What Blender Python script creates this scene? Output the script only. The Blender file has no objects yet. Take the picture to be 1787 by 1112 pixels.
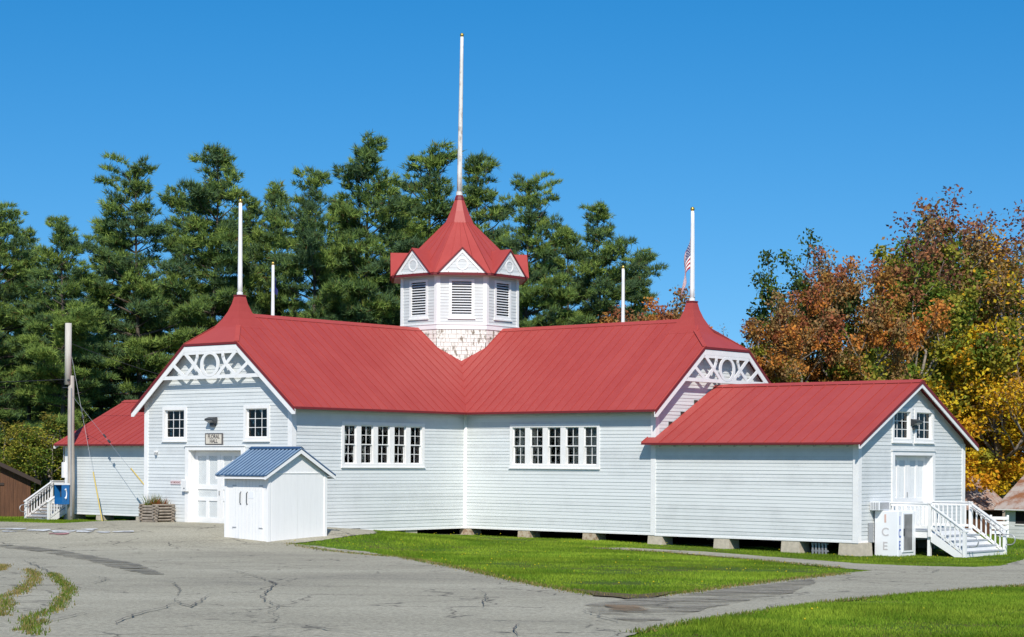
import bpy, math, random
import numpy as np
from mathutils import Vector, Matrix
from mathutils.geometry import delaunay_2d_cdt

random.seed(7); RNG = np.random.default_rng(7)
SC = bpy.context.scene
COL = SC.collection
R = math.radians

# ------------------------------------------------------------------ camera, sky, sun, exposure
ZC = 2.73                                   # eye height above the ground beside the hall
ROLL = 0.00617
FPX, HPX = 3321.5, 806.6                    # focal length and horizon row in photograph pixels
cam_d = bpy.data.cameras.new("camera"); cam = bpy.data.objects.new("camera", cam_d); COL.objects.link(cam)
cam.location = (0, 0, ZC); cam.rotation_euler = (R(90), -ROLL, 0)
cam_d.sensor_width = 36; cam_d.lens = FPX / 1787 * 36; cam_d.shift_y = (HPX - 556) / 1787
cam_d.clip_start = 0.5; cam_d.clip_end = 5000
SC.camera = cam
SUN_EL, SUN_DIR = R(41), Vector((0.02, -1.0, 0)).normalized()
to_sun = Vector((SUN_DIR.x * math.cos(SUN_EL), SUN_DIR.y * math.cos(SUN_EL), math.sin(SUN_EL)))
world = bpy.data.worlds.new("World"); SC.world = world; world.use_nodes = True
wn = world.node_tree.nodes; bg = wn["Background"]
sky = wn.new("ShaderNodeTexSky"); sky.sky_type = 'NISHITA'; sky.sun_disc = False
sky.sun_elevation = SUN_EL; sky.sun_rotation = math.atan2(SUN_DIR.x, SUN_DIR.y) % (2 * math.pi)
sky.altitude = 0; sky.air_density = 1.0; sky.dust_density = 0.3; sky.ozone_density = 3.0
bg.inputs[1].default_value = 0.125
# clear autumn air: the deep blue of the higher sky reaches almost down to the horizon, all the way round
tcn = wn.new("ShaderNodeTexCoord"); mpn = wn.new("ShaderNodeVectorMath"); mpn.operation = 'MULTIPLY_ADD'
mpn.inputs[1].default_value = (1, 1, 0.8); mpn.inputs[2].default_value = (0, 0, 0.105)
hsn = wn.new("ShaderNodeHueSaturation"); hsn.inputs["Saturation"].default_value = 1.46
wl_ = world.node_tree.links
wl_.new(tcn.outputs["Generated"], mpn.inputs[0]); wl_.new(mpn.outputs[0], sky.inputs[0])
wl_.new(sky.outputs[0], hsn.inputs["Color"]); wl_.new(hsn.outputs[0], bg.inputs[0])
sl = bpy.data.lights.new("sun", 'SUN'); sl.energy = 4.8; sl.angle = R(0.5); sl.color = (1.0, 0.95, 0.87)
so = bpy.data.objects.new("sun", sl); COL.objects.link(so)
so.rotation_euler = to_sun.to_track_quat('Z', 'Y').to_euler(); so.location = (-20, -60, 60)
SC.view_settings.view_transform = 'Standard'; SC.view_settings.look = 'None'
SC.view_settings.exposure = 0.0; SC.view_settings.gamma = 1.0; SC.view_settings.use_curve_mapping = False

# ------------------------------------------------------------------ frames and terrain
ANG = R(40.49)
AX = Vector((math.cos(ANG), -math.sin(ANG), 0)); BX = Vector((math.sin(ANG), math.cos(ANG), 0))
w, L, M, N = 3.836, 8.644, 7.809, 7.027    # half wing width, wing length, annex length, annex width
O = Vector((-1.7255, 70, 0)) + (BX - AX) * w
XE = w + L + M
FA = -w - L

def l2w(p): return O + AX * p[0] + BX * p[1] + Vector((0, 0, p[2] if len(p) > 2 else 0))
def w2l(x, y): d = Vector((x, y, 0)) - O; return d.dot(AX), d.dot(BX)
def sstep(t): t = min(1, max(0, t)); return t * t * (3 - 2 * t)

def gz(x, y):
    """height of the ground"""
    z = 1.05 * max(0, 57 - y) / 57 if y < 57 else 0.0
    z -= 0.15 * sstep((x - 2) / 9) * sstep((80 - y) / 20) * sstep((y - 20) / 30)
    z -= 1.75 * sstep((x - 15.5) / 17) * sstep((y - 50) / 30)
    lx, ly = w2l(x, y)
    d = math.hypot(max(0, abs(lx) - 3.8), ly + 12.9)
    return z + 0.53 * math.exp(-(d / 5.5) ** 2)

def lgz(lx, ly): p = l2w((lx, ly)); return gz(p.x, p.y)

def gp(px, py):
    """point of the ground seen at a photograph pixel"""
    du, dv = px - 893.5, py - HPX
    c, s = math.cos(ROLL), math.sin(ROLL)
    u, v = (du * c + dv * s) / FPX, (-du * s + dv * c) / FPX
    lo, hi = 5.0, 400.0
    for _ in range(40):
        m = (lo + hi) / 2
        if ZC - v * m > gz(u * m, m): lo = m
        else: hi = m
    return (u * lo, lo)

# ------------------------------------------------------------------ materials
MATS = {}
def mat(name, col, rough=0.6, var=0.0, vscale=3.0, bump=0.0, bscale=40.0, col2=None, metal=0.0, spec=0.4, stretch=None, thr=None):
    m = bpy.data.materials.new(name); m.use_nodes = True; MATS[name] = m
    nt = m.node_tree; N_, Lk = nt.nodes, nt.links; b = N_["Principled BSDF"]
    b.inputs["Roughness"].default_value = rough; b.inputs["Metallic"].default_value = metal
    b.inputs["Specular IOR Level"].default_value = spec
    b.inputs["Base Color"].default_value = (*col, 1)
    geo = N_.new("ShaderNodeNewGeometry"); vec = geo.outputs["Position"]
    if stretch:
        mp = N_.new("ShaderNodeMapping"); mp.inputs["Scale"].default_value = stretch
        Lk.new(vec, mp.inputs["Vector"]); vec = mp.outputs[0]
    if var or col2:
        no = N_.new("ShaderNodeTexNoise"); no.inputs["Scale"].default_value = vscale; no.inputs["Detail"].default_value = 6
        no.inputs["Roughness"].default_value = 0.65
        Lk.new(vec, no.inputs["Vector"])
        rp = N_.new("ShaderNodeValToRGB")
        c2 = col2 or tuple(c * (1 - var) for c in col); c1 = col if col2 else tuple(min(1, c * (1 + var)) for c in col)
        lo, hi = thr or (0.3, 0.7)
        rp.color_ramp.elements[0].position = lo; rp.color_ramp.elements[0].color = (*c2, 1)
        rp.color_ramp.elements[1].position = hi; rp.color_ramp.elements[1].color = (*c1, 1)
        Lk.new(no.outputs["Fac"], rp.inputs[0]); Lk.new(rp.outputs[0], b.inputs["Base Color"])
    if bump:
        n2 = N_.new("ShaderNodeTexNoise"); n2.inputs["Scale"].default_value = bscale; n2.inputs["Detail"].default_value = 4
        Lk.new(vec, n2.inputs["Vector"])
        bp = N_.new("ShaderNodeBump"); bp.inputs["Strength"].default_value = bump; bp.inputs["Distance"].default_value = 0.02
        Lk.new(n2.outputs["Fac"], bp.inputs["Height"]); Lk.new(bp.outputs[0], b.inputs["Normal"])
    return m

def siding_mat(name, col, dirt, flake=.67):
    """painted clapboard: each board a little different, weather streaks, flaked spots of grey wood"""
    m = bpy.data.materials.new(name); m.use_nodes = True; MATS[name] = m
    nt = m.node_tree; N_, Lk = nt.nodes, nt.links; b = N_["Principled BSDF"]
    b.inputs["Roughness"].default_value = 0.55; b.inputs["Specular IOR Level"].default_value = 0.3
    geo = N_.new("ShaderNodeNewGeometry"); oi = N_.new("ShaderNodeObjectInfo")
    n1 = N_.new("ShaderNodeTexNoise"); n1.inputs["Scale"].default_value = 0.9; n1.inputs["Detail"].default_value = 7; n1.inputs["Roughness"].default_value = .7
    Lk.new(geo.outputs["Position"], n1.inputs["Vector"])
    add = N_.new("ShaderNodeMath"); add.operation = 'MULTIPLY_ADD'; add.inputs[1].default_value = 0.35
    Lk.new(oi.outputs["Random"], add.inputs[0]); Lk.new(n1.outputs["Fac"], add.inputs[2])
    rp = N_.new("ShaderNodeValToRGB")
    rp.color_ramp.elements[0].position = 0.32; rp.color_ramp.elements[0].color = (*[c * (1 - dirt) for c in col], 1)
    rp.color_ramp.elements[1].position = 0.75; rp.color_ramp.elements[1].color = (*col, 1)
    Lk.new(add.outputs[0], rp.inputs[0])
    mp = N_.new("ShaderNodeMapping"); mp.inputs["Scale"].default_value = (2.2, 2.2, 9)
    Lk.new(geo.outputs["Position"], mp.inputs["Vector"])
    n2 = N_.new("ShaderNodeTexNoise"); n2.inputs["Scale"].default_value = 1.6; n2.inputs["Detail"].default_value = 8; n2.inputs["Roughness"].default_value = .75
    Lk.new(mp.outputs[0], n2.inputs["Vector"])
    r2 = N_.new("ShaderNodeValToRGB"); r2.color_ramp.elements[0].position = flake; r2.color_ramp.elements[0].color = (0, 0, 0, 1)
    r2.color_ramp.elements[1].position = flake + .07; r2.color_ramp.elements[1].color = (0.75, 0.75, 0.75, 1)
    Lk.new(n2.outputs["Fac"], r2.inputs[0])
    mx = N_.new("ShaderNodeMixRGB"); mx.inputs[2].default_value = (0.45, 0.44, 0.42, 1)
    Lk.new(r2.outputs[0], mx.inputs[0]); Lk.new(rp.outputs[0], mx.inputs[1]); Lk.new(mx.outputs[0], b.inputs["Base Color"])
    bp = N_.new("ShaderNodeBump"); bp.inputs["Strength"].default_value = 0.25; bp.inputs["Distance"].default_value = 0.01
    Lk.new(n2.outputs["Fac"], bp.inputs["Height"]); Lk.new(bp.outputs[0], b.inputs["Normal"])
    return m

def tint_mat(name, trans=0.3, rough=0.6):
    """leaves, needles and grass: the colour of each blade or leaf comes with the mesh"""
    m = bpy.data.materials.new(name); m.use_nodes = True; MATS[name] = m
    nt = m.node_tree; N_, Lk = nt.nodes, nt.links; N_.remove(N_["Principled BSDF"])
    at = N_.new("ShaderNodeAttribute"); at.attribute_name = "tint"
    d = N_.new("ShaderNodeBsdfDiffuse"); t = N_.new("ShaderNodeBsdfTranslucent"); mx = N_.new("ShaderNodeMixShader")
    mx.inputs[0].default_value = trans
    Lk.new(at.outputs["Color"], d.inputs[0]); Lk.new(at.outputs["Color"], t.inputs[0])
    Lk.new(d.outputs[0], mx.inputs[1]); Lk.new(t.outputs[0], mx.inputs[2])
    Lk.new(mx.outputs[0], N_["Material Output"].inputs[0])
    return m

def glass_mat(name):
    m = bpy.data.materials.new(name); m.use_nodes = True; MATS[name] = m
    nt = m.node_tree; N_, Lk = nt.nodes, nt.links; N_.remove(N_["Principled BSDF"])
    t = N_.new("ShaderNodeBsdfTransparent"); t.inputs[0].default_value = (0.75, 0.8, 0.78, 1)
    g = N_.new("ShaderNodeBsdfGlossy"); g.inputs["Roughness"].default_value = 0.03
    fr = N_.new("ShaderNodeFresnel"); fr.inputs[0].default_value = 1.45
    geo = N_.new("ShaderNodeNewGeometry"); no = N_.new("ShaderNodeTexNoise"); no.inputs["Scale"].default_value = 2.0
    bp = N_.new("ShaderNodeBump"); bp.inputs["Strength"].default_value = 0.15; bp.inputs["Distance"].default_value = 0.05
    Lk.new(geo.outputs["Position"], no.inputs["Vector"]); Lk.new(no.outputs["Fac"], bp.inputs["Height"])
    Lk.new(bp.outputs[0], g.inputs["Normal"])
    mx = N_.new("ShaderNodeMixShader"); Lk.new(fr.outputs[0], mx.inputs[0]); Lk.new(t.outputs[0], mx.inputs[1]); Lk.new(g.outputs[0], mx.inputs[2])
    Lk.new(mx.outputs[0], N_["Material Output"].inputs[0])
    return m

siding_mat("siding", (0.675, 0.70, 0.69), 0.17)
siding_mat("siding_worn", (0.675, 0.695, 0.68), 0.20, .63)
mat("trim", (0.82, 0.81, 0.785), 0.5, var=0.05, vscale=2.5, bump=0.15, bscale=30)
mat("door_panel", (0.60, 0.635, 0.635), 0.55, var=0.07, vscale=6, bump=0.2)
def roof_mat(name, col):
    """painted sheet steel: each sheet a shade apart, chalky fading and faint rain streaks down the slope"""
    m = mat(name, col, 0.5, spec=0.35); N_, Lk = m.node_tree.nodes, m.node_tree.links; b = N_["Principled BSDF"]
    geo = N_.new("ShaderNodeNewGeometry"); oi = N_.new("ShaderNodeObjectInfo")
    n1 = N_.new("ShaderNodeTexNoise"); n1.inputs["Scale"].default_value = .55; n1.inputs["Detail"].default_value = 9; n1.inputs["Roughness"].default_value = .72; Lk.new(geo.outputs["Position"], n1.inputs["Vector"])
    mp = N_.new("ShaderNodeMapping"); mp.inputs["Scale"].default_value = (5, 5, .5); Lk.new(geo.outputs["Position"], mp.inputs["Vector"])
    n2 = N_.new("ShaderNodeTexNoise"); n2.inputs["Scale"].default_value = 1.0; n2.inputs["Detail"].default_value = 5; Lk.new(mp.outputs[0], n2.inputs["Vector"])
    a1 = N_.new("ShaderNodeMath"); a1.operation = 'MULTIPLY_ADD'; a1.inputs[1].default_value = .22; Lk.new(oi.outputs["Random"], a1.inputs[0]); Lk.new(n1.outputs["Fac"], a1.inputs[2])
    a2 = N_.new("ShaderNodeMath"); a2.operation = 'MULTIPLY_ADD'; a2.inputs[1].default_value = .35; Lk.new(n2.outputs["Fac"], a2.inputs[0]); Lk.new(a1.outputs[0], a2.inputs[2])
    rp = N_.new("ShaderNodeValToRGB"); e = rp.color_ramp.elements
    e[0].position = .52; e[0].color = (*[c * .91 for c in col], 1); e[1].position = 1.0; e[1].color = (col[0] * 1.03, col[1] * 1.22, col[2] * 1.22, 1); Lk.new(a2.outputs[0], rp.inputs[0]); Lk.new(rp.outputs[0], b.inputs["Base Color"])
    bp = N_.new("ShaderNodeBump"); bp.inputs["Strength"].default_value = .25; bp.inputs["Distance"].default_value = .03; Lk.new(n1.outputs["Fac"], bp.inputs["Height"]); Lk.new(bp.outputs[0], b.inputs["Normal"])
roof_mat("roof_red", (0.400, 0.056, 0.046))
mat("roof_edge", (0.17, 0.022, 0.026), 0.5, spec=0.3)
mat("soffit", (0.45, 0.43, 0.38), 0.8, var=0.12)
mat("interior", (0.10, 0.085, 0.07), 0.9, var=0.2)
mat("curtain", (0.42, 0.41, 0.37), 0.9, var=0.15, vscale=8)
mat("shingle_white", (0.76, 0.74, 0.67), 0.85, col2=(0.24, 0.20, 0.15), vscale=7, thr=(0.37, 0.48), bump=0.4, stretch=(1, 1, .45))
mat("louver_slat", (0.74, 0.75, 0.75), 0.6, var=0.05)
mat("dark_void", (0.012, 0.012, 0.013), 0.95)
mat("concrete", (0.50, 0.44, 0.34), 0.9, var=0.16, vscale=7, bump=0.5, bscale=60)
mat("stone_pier", (0.48, 0.40, 0.29), 0.9, col2=(0.27, 0.17, 0.10), vscale=8, thr=(.36, .55), bump=0.6, bscale=30)
mat("pole_white", (0.80, 0.80, 0.78), 0.4, var=0.05)
mat("pole_worn", (0.70, 0.68, 0.64), 0.7, col2=(0.42, 0.38, 0.34), vscale=5, thr=(.36, .5), stretch=(1, 1, .5))
mat("gold", (0.6, 0.42, 0.10), 0.35, metal=0.8)
mat("grey_wood", (0.36, 0.31, 0.25), 0.9, col2=(0.20, 0.165, 0.13), vscale=6, stretch=(1, 1, 1), bump=0.6, bscale=25)
mat("pole_wood", (0.47, 0.43, 0.37), 0.9, col2=(0.33, 0.29, 0.25), vscale=5, stretch=(4, 4, .35), bump=0.5, bscale=12)
mat("pole_wood_pale", (0.58, 0.55, 0.49), 0.9, col2=(0.46, 0.42, 0.36), vscale=5, stretch=(4, 4, .35), bump=0.4, bscale=12)
mat("shed_white", (0.84, 0.83, 0.805), 0.5, var=0.03, vscale=3, stretch=(6, 6, .6))
mat("blue_metal", (0.030, 0.075, 0.155), 0.4, var=0.08, spec=0.5)
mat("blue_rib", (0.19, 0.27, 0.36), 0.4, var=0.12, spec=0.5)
mat("dark_metal", (0.06, 0.065, 0.07), 0.5, metal=0.3)
mat("grey_metal", (0.35, 0.36, 0.37), 0.45, metal=0.4, var=0.08)
mat("galv", (0.5, 0.5, 0.5), 0.45, metal=0.6, var=0.1)
mat("phone_blue", (0.012, 0.13, 0.36), 0.35)
mat("yellow", (0.58, 0.43, 0.10), 0.5)
mat("ice_white", (0.80, 0.81, 0.82), 0.4, var=0.03)
mat("ice_glass", (0.20, 0.20, 0.20), 0.15, var=0.15, vscale=4)
mat("faded_red", (0.62, 0.42, 0.36), 0.6)
mat("faded_grey", (0.52, 0.50, 0.50), 0.6)
mat("letter_blue", (0.06, 0.12, 0.42), 0.5)
mat("sign_cream", (0.66, 0.60, 0.50), 0.6, var=0.04)
mat("sign_dark", (0.10, 0.09, 0.09), 0.6)
mat("sign_pink", (0.72, 0.60, 0.60), 0.6)
mat("letter_red", (0.30, 0.16, 0.16), 0.6)
mat("white_paint", (0.78, 0.78, 0.76), 0.6, col2=(0.48, 0.48, 0.46), vscale=5, thr=(.38, .62))
mat("red_paint", (0.42, 0.20, 0.19), 0.7, var=.3, vscale=6)
mat("brown_wood", (0.155, 0.070, 0.034), 0.85, col2=(0.085, 0.04, 0.022), vscale=4, stretch=(3, 3, .3), bump=0.4)
mat("brown_roof", (0.05, 0.035, 0.028), 0.9)
mat("rust_roof", (0.42, 0.36, 0.32), 0.7, col2=(0.27, 0.115, 0.055), vscale=1.3, thr=(.40, .60), stretch=(1, 1, 1))
mat("deck_grey", (0.40, 0.42, 0.44), 0.7, var=0.1, vscale=6, bump=0.2)
mat("bark", (0.10, 0.080, 0.062), 0.95, var=0.35, vscale=5, bump=0.8, bscale=15)
mat("bark_pale", (0.26, 0.22, 0.18), 0.95, var=0.3, vscale=6, bump=0.6, bscale=15)
mat("flag_red", (0.34, 0.015, 0.03), 0.8); mat("flag_white", (0.75, 0.73, 0.72), 0.8); mat("flag_blue", (0.02, 0.028, 0.13), 0.8)
mat("cable", (0.02, 0.02, 0.022), 0.7)
glass_mat("glass")
tint_mat("needles", 0.22); tint_mat("leaves", 0.35); tint_mat("blades", 0.35)

def ground_mat():
    m = bpy.data.materials.new("turf"); m.use_nodes = True; MATS["turf"] = m
    N_, Lk = m.node_tree.nodes, m.node_tree.links; b = N_["Principled BSDF"]; b.inputs["Roughness"].default_value = 0.95
    b.inputs["Specular IOR Level"].default_value = 0.1
    geo = N_.new("ShaderNodeNewGeometry")
    n1 = N_.new("ShaderNodeTexNoise"); n1.inputs["Scale"].default_value = 0.55; n1.inputs["Detail"].default_value = 8; n1.inputs["Roughness"].default_value = .7
    Lk.new(geo.outputs["Position"], n1.inputs["Vector"])
    rp = N_.new("ShaderNodeValToRGB"); e = rp.color_ramp.elements
    e[0].position = 0.34; e[0].color = (0.13, 0.11, 0.04, 1); e[1].position = 0.66; e[1].color = (0.080, 0.165, 0.016, 1)
    k = e.new(0.47); k.color = (0.070, 0.125, 0.016, 1)
    Lk.new(n1.outputs["Fac"], rp.inputs[0]); Lk.new(rp.outputs[0], b.inputs["Base Color"])
    n2 = N_.new("ShaderNodeTexNoise"); n2.inputs["Scale"].default_value = 25; bp = N_.new("ShaderNodeBump"); bp.inputs["Strength"].default_value = .8; bp.inputs["Distance"].default_value = .05
    Lk.new(geo.outputs["Position"], n2.inputs["Vector"]); Lk.new(n2.outputs["Fac"], bp.inputs["Height"]); Lk.new(bp.outputs[0], b.inputs["Normal"])

def asphalt_mat(name, base, dark, warm):
    """old asphalt: fine aggregate, broad patches of wear, hairline cracking"""
    m = bpy.data.materials.new(name); m.use_nodes = True; MATS[name] = m
    N_, Lk = m.node_tree.nodes, m.node_tree.links; b = N_["Principled BSDF"]; b.inputs["Roughness"].default_value = 0.9
    b.inputs["Specular IOR Level"].default_value = 0.2
    geo = N_.new("ShaderNodeNewGeometry"); P = geo.outputs["Position"]
    def noise(s, d=5, r=.6, v=P):
        n = N_.new("ShaderNodeTexNoise"); n.inputs["Scale"].default_value = s; n.inputs["Detail"].default_value = d; n.inputs["Roughness"].default_value = r
        Lk.new(v, n.inputs["Vector"]); return n.outputs["Fac"]
    mp = N_.new("ShaderNodeMapping"); mp.inputs["Scale"].default_value = (.5, 1, 1); Lk.new(P, mp.inputs["Vector"])
    big = noise(0.22, 7, .65, mp.outputs[0]); fine = noise(15, 7, .92)
    r1 = N_.new("ShaderNodeValToRGB"); e = r1.color_ramp.elements
    e[0].position = .30; e[0].color = (*dark, 1); e[1].position = .62; e[1].color = (*base, 1); k = e.new(.46); k.color = (*warm, 1)
    Lk.new(big, r1.inputs[0])
    r2 = N_.new("ShaderNodeValToRGB"); e = r2.color_ramp.elements
    e[0].position = .38; e[0].color = (.30, .30, .31, 1); e[1].position = .62; e[1].color = (1.5, 1.5, 1.48, 1)
    Lk.new(fine, r2.inputs[0])
    m1 = N_.new("ShaderNodeMixRGB"); m1.blend_type = 'MULTIPLY'; m1.inputs[0].default_value = .75
    Lk.new(r1.outputs[0], m1.inputs[1]); Lk.new(r2.outputs[0], m1.inputs[2])
    # hairline cracks: edges of distorted cells, only where a broad mask lets them show
    dn = N_.new("ShaderNodeTexNoise"); dn.inputs["Scale"].default_value = 1.1; dn.inputs["Detail"].default_value = 5; Lk.new(P, dn.inputs["Vector"])
    ad = N_.new("ShaderNodeVectorMath"); ad.operation = 'MULTIPLY_ADD'; ad.inputs[1].default_value = (1.6, 1.6, 0); Lk.new(dn.outputs["Color"], ad.inputs[0]); Lk.new(P, ad.inputs[2])
    vo = N_.new("ShaderNodeTexVoronoi"); vo.feature = 'DISTANCE_TO_EDGE'; vo.inputs["Scale"].default_value = .36; Lk.new(ad.outputs[0], vo.inputs["Vector"])
    r3 = N_.new("ShaderNodeValToRGB"); e = r3.color_ramp.elements
    e[0].position = .003; e[0].color = (1, 1, 1, 1); e[1].position = .012; e[1].color = (0, 0, 0, 1); Lk.new(vo.outputs["Distance"], r3.inputs[0])
    msk = noise(.35, 3); r4 = N_.new("ShaderNodeValToRGB"); r4.color_ramp.elements[0].position = .40; r4.color_ramp.elements[1].position = .52; Lk.new(msk, r4.inputs[0])
    mu = N_.new("ShaderNodeMath"); mu.operation = 'MULTIPLY'; Lk.new(r3.outputs[0], mu.inputs[0]); Lk.new(r4.outputs[0], mu.inputs[1])
    mu2 = N_.new("ShaderNodeMath"); mu2.operation = 'MULTIPLY'; mu2.inputs[1].default_value = .8; Lk.new(mu.outputs[0], mu2.inputs[0])
    m2 = N_.new("ShaderNodeMixRGB"); m2.inputs[2].default_value = (.05, .045, .04, 1)
    Lk.new(mu2.outputs[0], m2.inputs[0]); Lk.new(m1.outputs[0], m2.inputs[1]); Lk.new(m2.outputs[0], b.inputs["Base Color"])
    bp = N_.new("ShaderNodeBump"); bp.inputs["Strength"].default_value = .5; bp.inputs["Distance"].default_value = .02
    Lk.new(fine, bp.inputs["Height"]); Lk.new(bp.outputs[0], b.inputs["Normal"])
ground_mat()
asphalt_mat("asphalt", (0.445, 0.412, 0.312), (0.315, 0.290, 0.222), (0.385, 0.355, 0.266))
asphalt_mat("asphalt_drive", (0.33, 0.300, 0.235), (0.235, 0.212, 0.168), (0.29, 0.262, 0.205))
mat("tar", (0.15, 0.138, 0.115), 0.9, var=.35, vscale=3, spec=0.2)
mat("stain", (0.22, 0.205, 0.165), 0.9, var=.25, vscale=2.5, spec=0.2)
mat("stain_dirt", (0.26, 0.185, 0.115), 0.95, var=.2, vscale=3, spec=0.1)
def faded(name, lo, hi, scale):
    """worn thin: lets the asphalt show through where the noise is low"""
    m = MATS[name]; N_, Lk = m.node_tree.nodes, m.node_tree.links; geo = N_.new("ShaderNodeNewGeometry"); no = N_.new("ShaderNodeTexNoise")
    no.inputs["Scale"].default_value = scale; no.inputs["Detail"].default_value = 8; no.inputs["Roughness"].default_value = .7
    mp = N_.new("ShaderNodeMapping"); mp.inputs["Scale"].default_value = (.6, 1, 1); Lk.new(geo.outputs["Position"], mp.inputs["Vector"]); Lk.new(mp.outputs[0], no.inputs["Vector"])
    rp = N_.new("ShaderNodeValToRGB"); rp.color_ramp.elements[0].position = lo; rp.color_ramp.elements[1].position = hi; Lk.new(no.outputs["Fac"], rp.inputs[0])
    t = N_.new("ShaderNodeBsdfTransparent"); mx = N_.new("ShaderNodeMixShader"); Lk.new(rp.outputs[0], mx.inputs[0]); Lk.new(t.outputs[0], mx.inputs[1])
    Lk.new(N_["Principled BSDF"].outputs[0], mx.inputs[2]); Lk.new(mx.outputs[0], N_["Material Output"].inputs[0])
faded("stain", .40, .62, 1.6); faded("stain_dirt", .36, .60, 1.5); faded("white_paint", .40, .52, 2.2); faded("red_paint", .42, .56, 2.2); faded("asphalt_drive", .40, .62, 1.1)
mat("notice_paper", (0.72, 0.72, 0.70), 0.7)
mat("soil", (0.13, 0.098, 0.055), 0.95, var=.3, vscale=4, spec=.1)

# ------------------------------------------------------------------ mesh helpers
def setp(o, **k):
    for a_, b_ in k.items():
        if b_ is not None: o[a_] = b_
    return o

class MB:
    def __init__(s): s.v = []; s.f = []
    def poly(s, pts): n = len(s.v); s.v += [tuple(p) for p in pts]; s.f.append(tuple(range(n, n + len(pts))))
    def prism(s, pts, off):
        n = len(s.v); k = len(pts); off = Vector(off)
        s.v += [tuple(p) for p in pts] + [tuple(Vector(p) + off) for p in pts]
        s.f.append(tuple(range(n + k - 1, n - 1, -1))); s.f.append(tuple(range(n + k, n + 2 * k)))
        for i in range(k): j = (i + 1) % k; s.f.append((n + i, n + j, n + k + j, n + k + i))
        return s
    def box(s, x0, x1, y0, y1, z0, z1):
        return s.prism([(x0, y0, z0), (x1, y0, z0), (x1, y1, z0), (x0, y1, z0)], (0, 0, z1 - z0))
    def beam(s, p, q, wd, ht, up=(0, 0, 1)):
        p, q, up = Vector(p), Vector(q), Vector(up); d = (q - p).normalized(); sd = d.cross(up).normalized(); u2 = sd.cross(d)
        a_, b_ = sd * wd / 2, u2 * ht / 2
        return s.prism([p - a_ - b_, p + a_ - b_, p + a_ + b_, p - a_ + b_], q - p)
    def tube(s, pts, rad, n=8, cap=True):
        pts = [Vector(p) for p in pts]; rr = rad if isinstance(rad, (list, tuple)) else [rad] * len(pts)
        base = len(s.v); ref = Vector((0.13, 0.31, 0.94))
        for i, p in enumerate(pts):
            d = (pts[min(i + 1, len(pts) - 1)] - pts[max(i - 1, 0)]).normalized()
            if abs(d.dot(ref)) > .95: ref = Vector((.9, .3, .1))
            a_ = d.cross(ref).normalized(); b_ = d.cross(a_)
            for k in range(n):
                t = 2 * math.pi * k / n; s.v.append(tuple(p + (a_ * math.cos(t) + b_ * math.sin(t)) * rr[i]))
        for i in range(len(pts) - 1):
            for k in range(n):
                k2 = (k + 1) % n; s.f.append((base + i * n + k, base + i * n + k2, base + (i + 1) * n + k2, base + (i + 1) * n + k))
        if cap:
            s.f.append(tuple(base + k for k in range(n))); e = base + (len(pts) - 1) * n; s.f.append(tuple(e + k for k in range(n - 1, -1, -1)))
        return s
    def loft(s, rings):
        k = len(rings[0]); base = len(s.v)
        for r_ in rings: s.v += [tuple(p) for p in r_]
        for i in range(len(rings) - 1):
            for j in range(k): j2 = (j + 1) % k; s.f.append((base + i * k + j, base + i * k + j2, base + (i + 1) * k + j2, base + (i + 1) * k + j))
        s.f.append(tuple(base + j for j in range(k - 1, -1, -1))); e = base + (len(rings) - 1) * k; s.f.append(tuple(e + j for j in range(k)))
        return s
    def build(s, name, material, parent=None, off=(0, 0, 0), smooth=False, bev=0.0, **props):
        me = bpy.data.meshes.new(name)
        o_ = Vector(off); me.from_pydata([tuple(Vector(p) - o_) for p in s.v], [], s.f)
        import bmesh
        bm = bmesh.new(); bm.from_mesh(me); bmesh.ops.recalc_face_normals(bm, faces=bm.faces)
        if bev: bmesh.ops.bevel(bm, geom=list(bm.edges), offset=bev, segments=1, affect='EDGES', clamp_overlap=True)
        bm.to_mesh(me); bm.free()
        if smooth: me.polygons.foreach_set("use_smooth", [True] * len(me.polygons))
        if material: me.materials.append(MATS[material])
        o = bpy.data.objects.new(name, me); COL.objects.link(o); o.parent = parent
        return setp(o, **props)

def thing(name, label, category, base=None, group=None, world_loc=None, rot=-ANG):
    """an Empty at the thing's base; base is in the hall's own frame"""
    o = bpy.data.objects.new(name, None); COL.objects.link(o)
    o.location = world_loc if world_loc is not None else l2w(base); o.rotation_euler = (0, 0, rot); o.empty_display_size = .3
    return setp(o, label=label, category=category, group=group)

def solo(mb, name, material, label, category, base, group=None, smooth=False, bev=0.0):
    """a thing that is one mesh, given in the hall's own frame"""
    o = mb.build(name, material, None, off=base, smooth=smooth, bev=bev); o.location = l2w(base); o.rotation_euler = (0, 0, -ANG)
    return setp(o, label=label, category=category, group=group)

def clip2(poly, ax, lo, hi):
    def cl(pl, val, keep_less):
        out = []
        for i, p in enumerate(pl):
            q = pl[(i + 1) % len(pl)]
            pin = (p[ax] <= val) if keep_less else (p[ax] >= val); qin = (q[ax] <= val) if keep_less else (q[ax] >= val)
            if pin: out.append(p)
            if pin != qin:
                t = (val - p[ax]) / (q[ax] - p[ax]); out.append(tuple(p[k] + (q[k] - p[k]) * t for k in (0, 1)))
        return out
    return cl(cl(poly, hi, True), lo, False) if poly else []

# ================================================================== GROUND
def in_poly(x, y, pl):
    c = False; j = len(pl) - 1
    for i in range(len(pl)):
        if (pl[i][1] > y) != (pl[j][1] > y) and x < (pl[j][0] - pl[i][0]) * (y - pl[i][1]) / (pl[j][1] - pl[i][1]) + pl[i][0]: c = not c
        j = i
    return c

def densify(pl, step, jit=0.0):
    out = []
    for i in range(len(pl)):
        a_, b_ = Vector(pl[i]), Vector(pl[(i + 1) % len(pl)]); n = max(1, int((b_ - a_).length / step))
        for k in range(n):
            p = a_.lerp(b_, k / n); out.append((p.x + random.uniform(-jit, jit), p.y + random.uniform(-jit, jit)))
    return out

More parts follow.
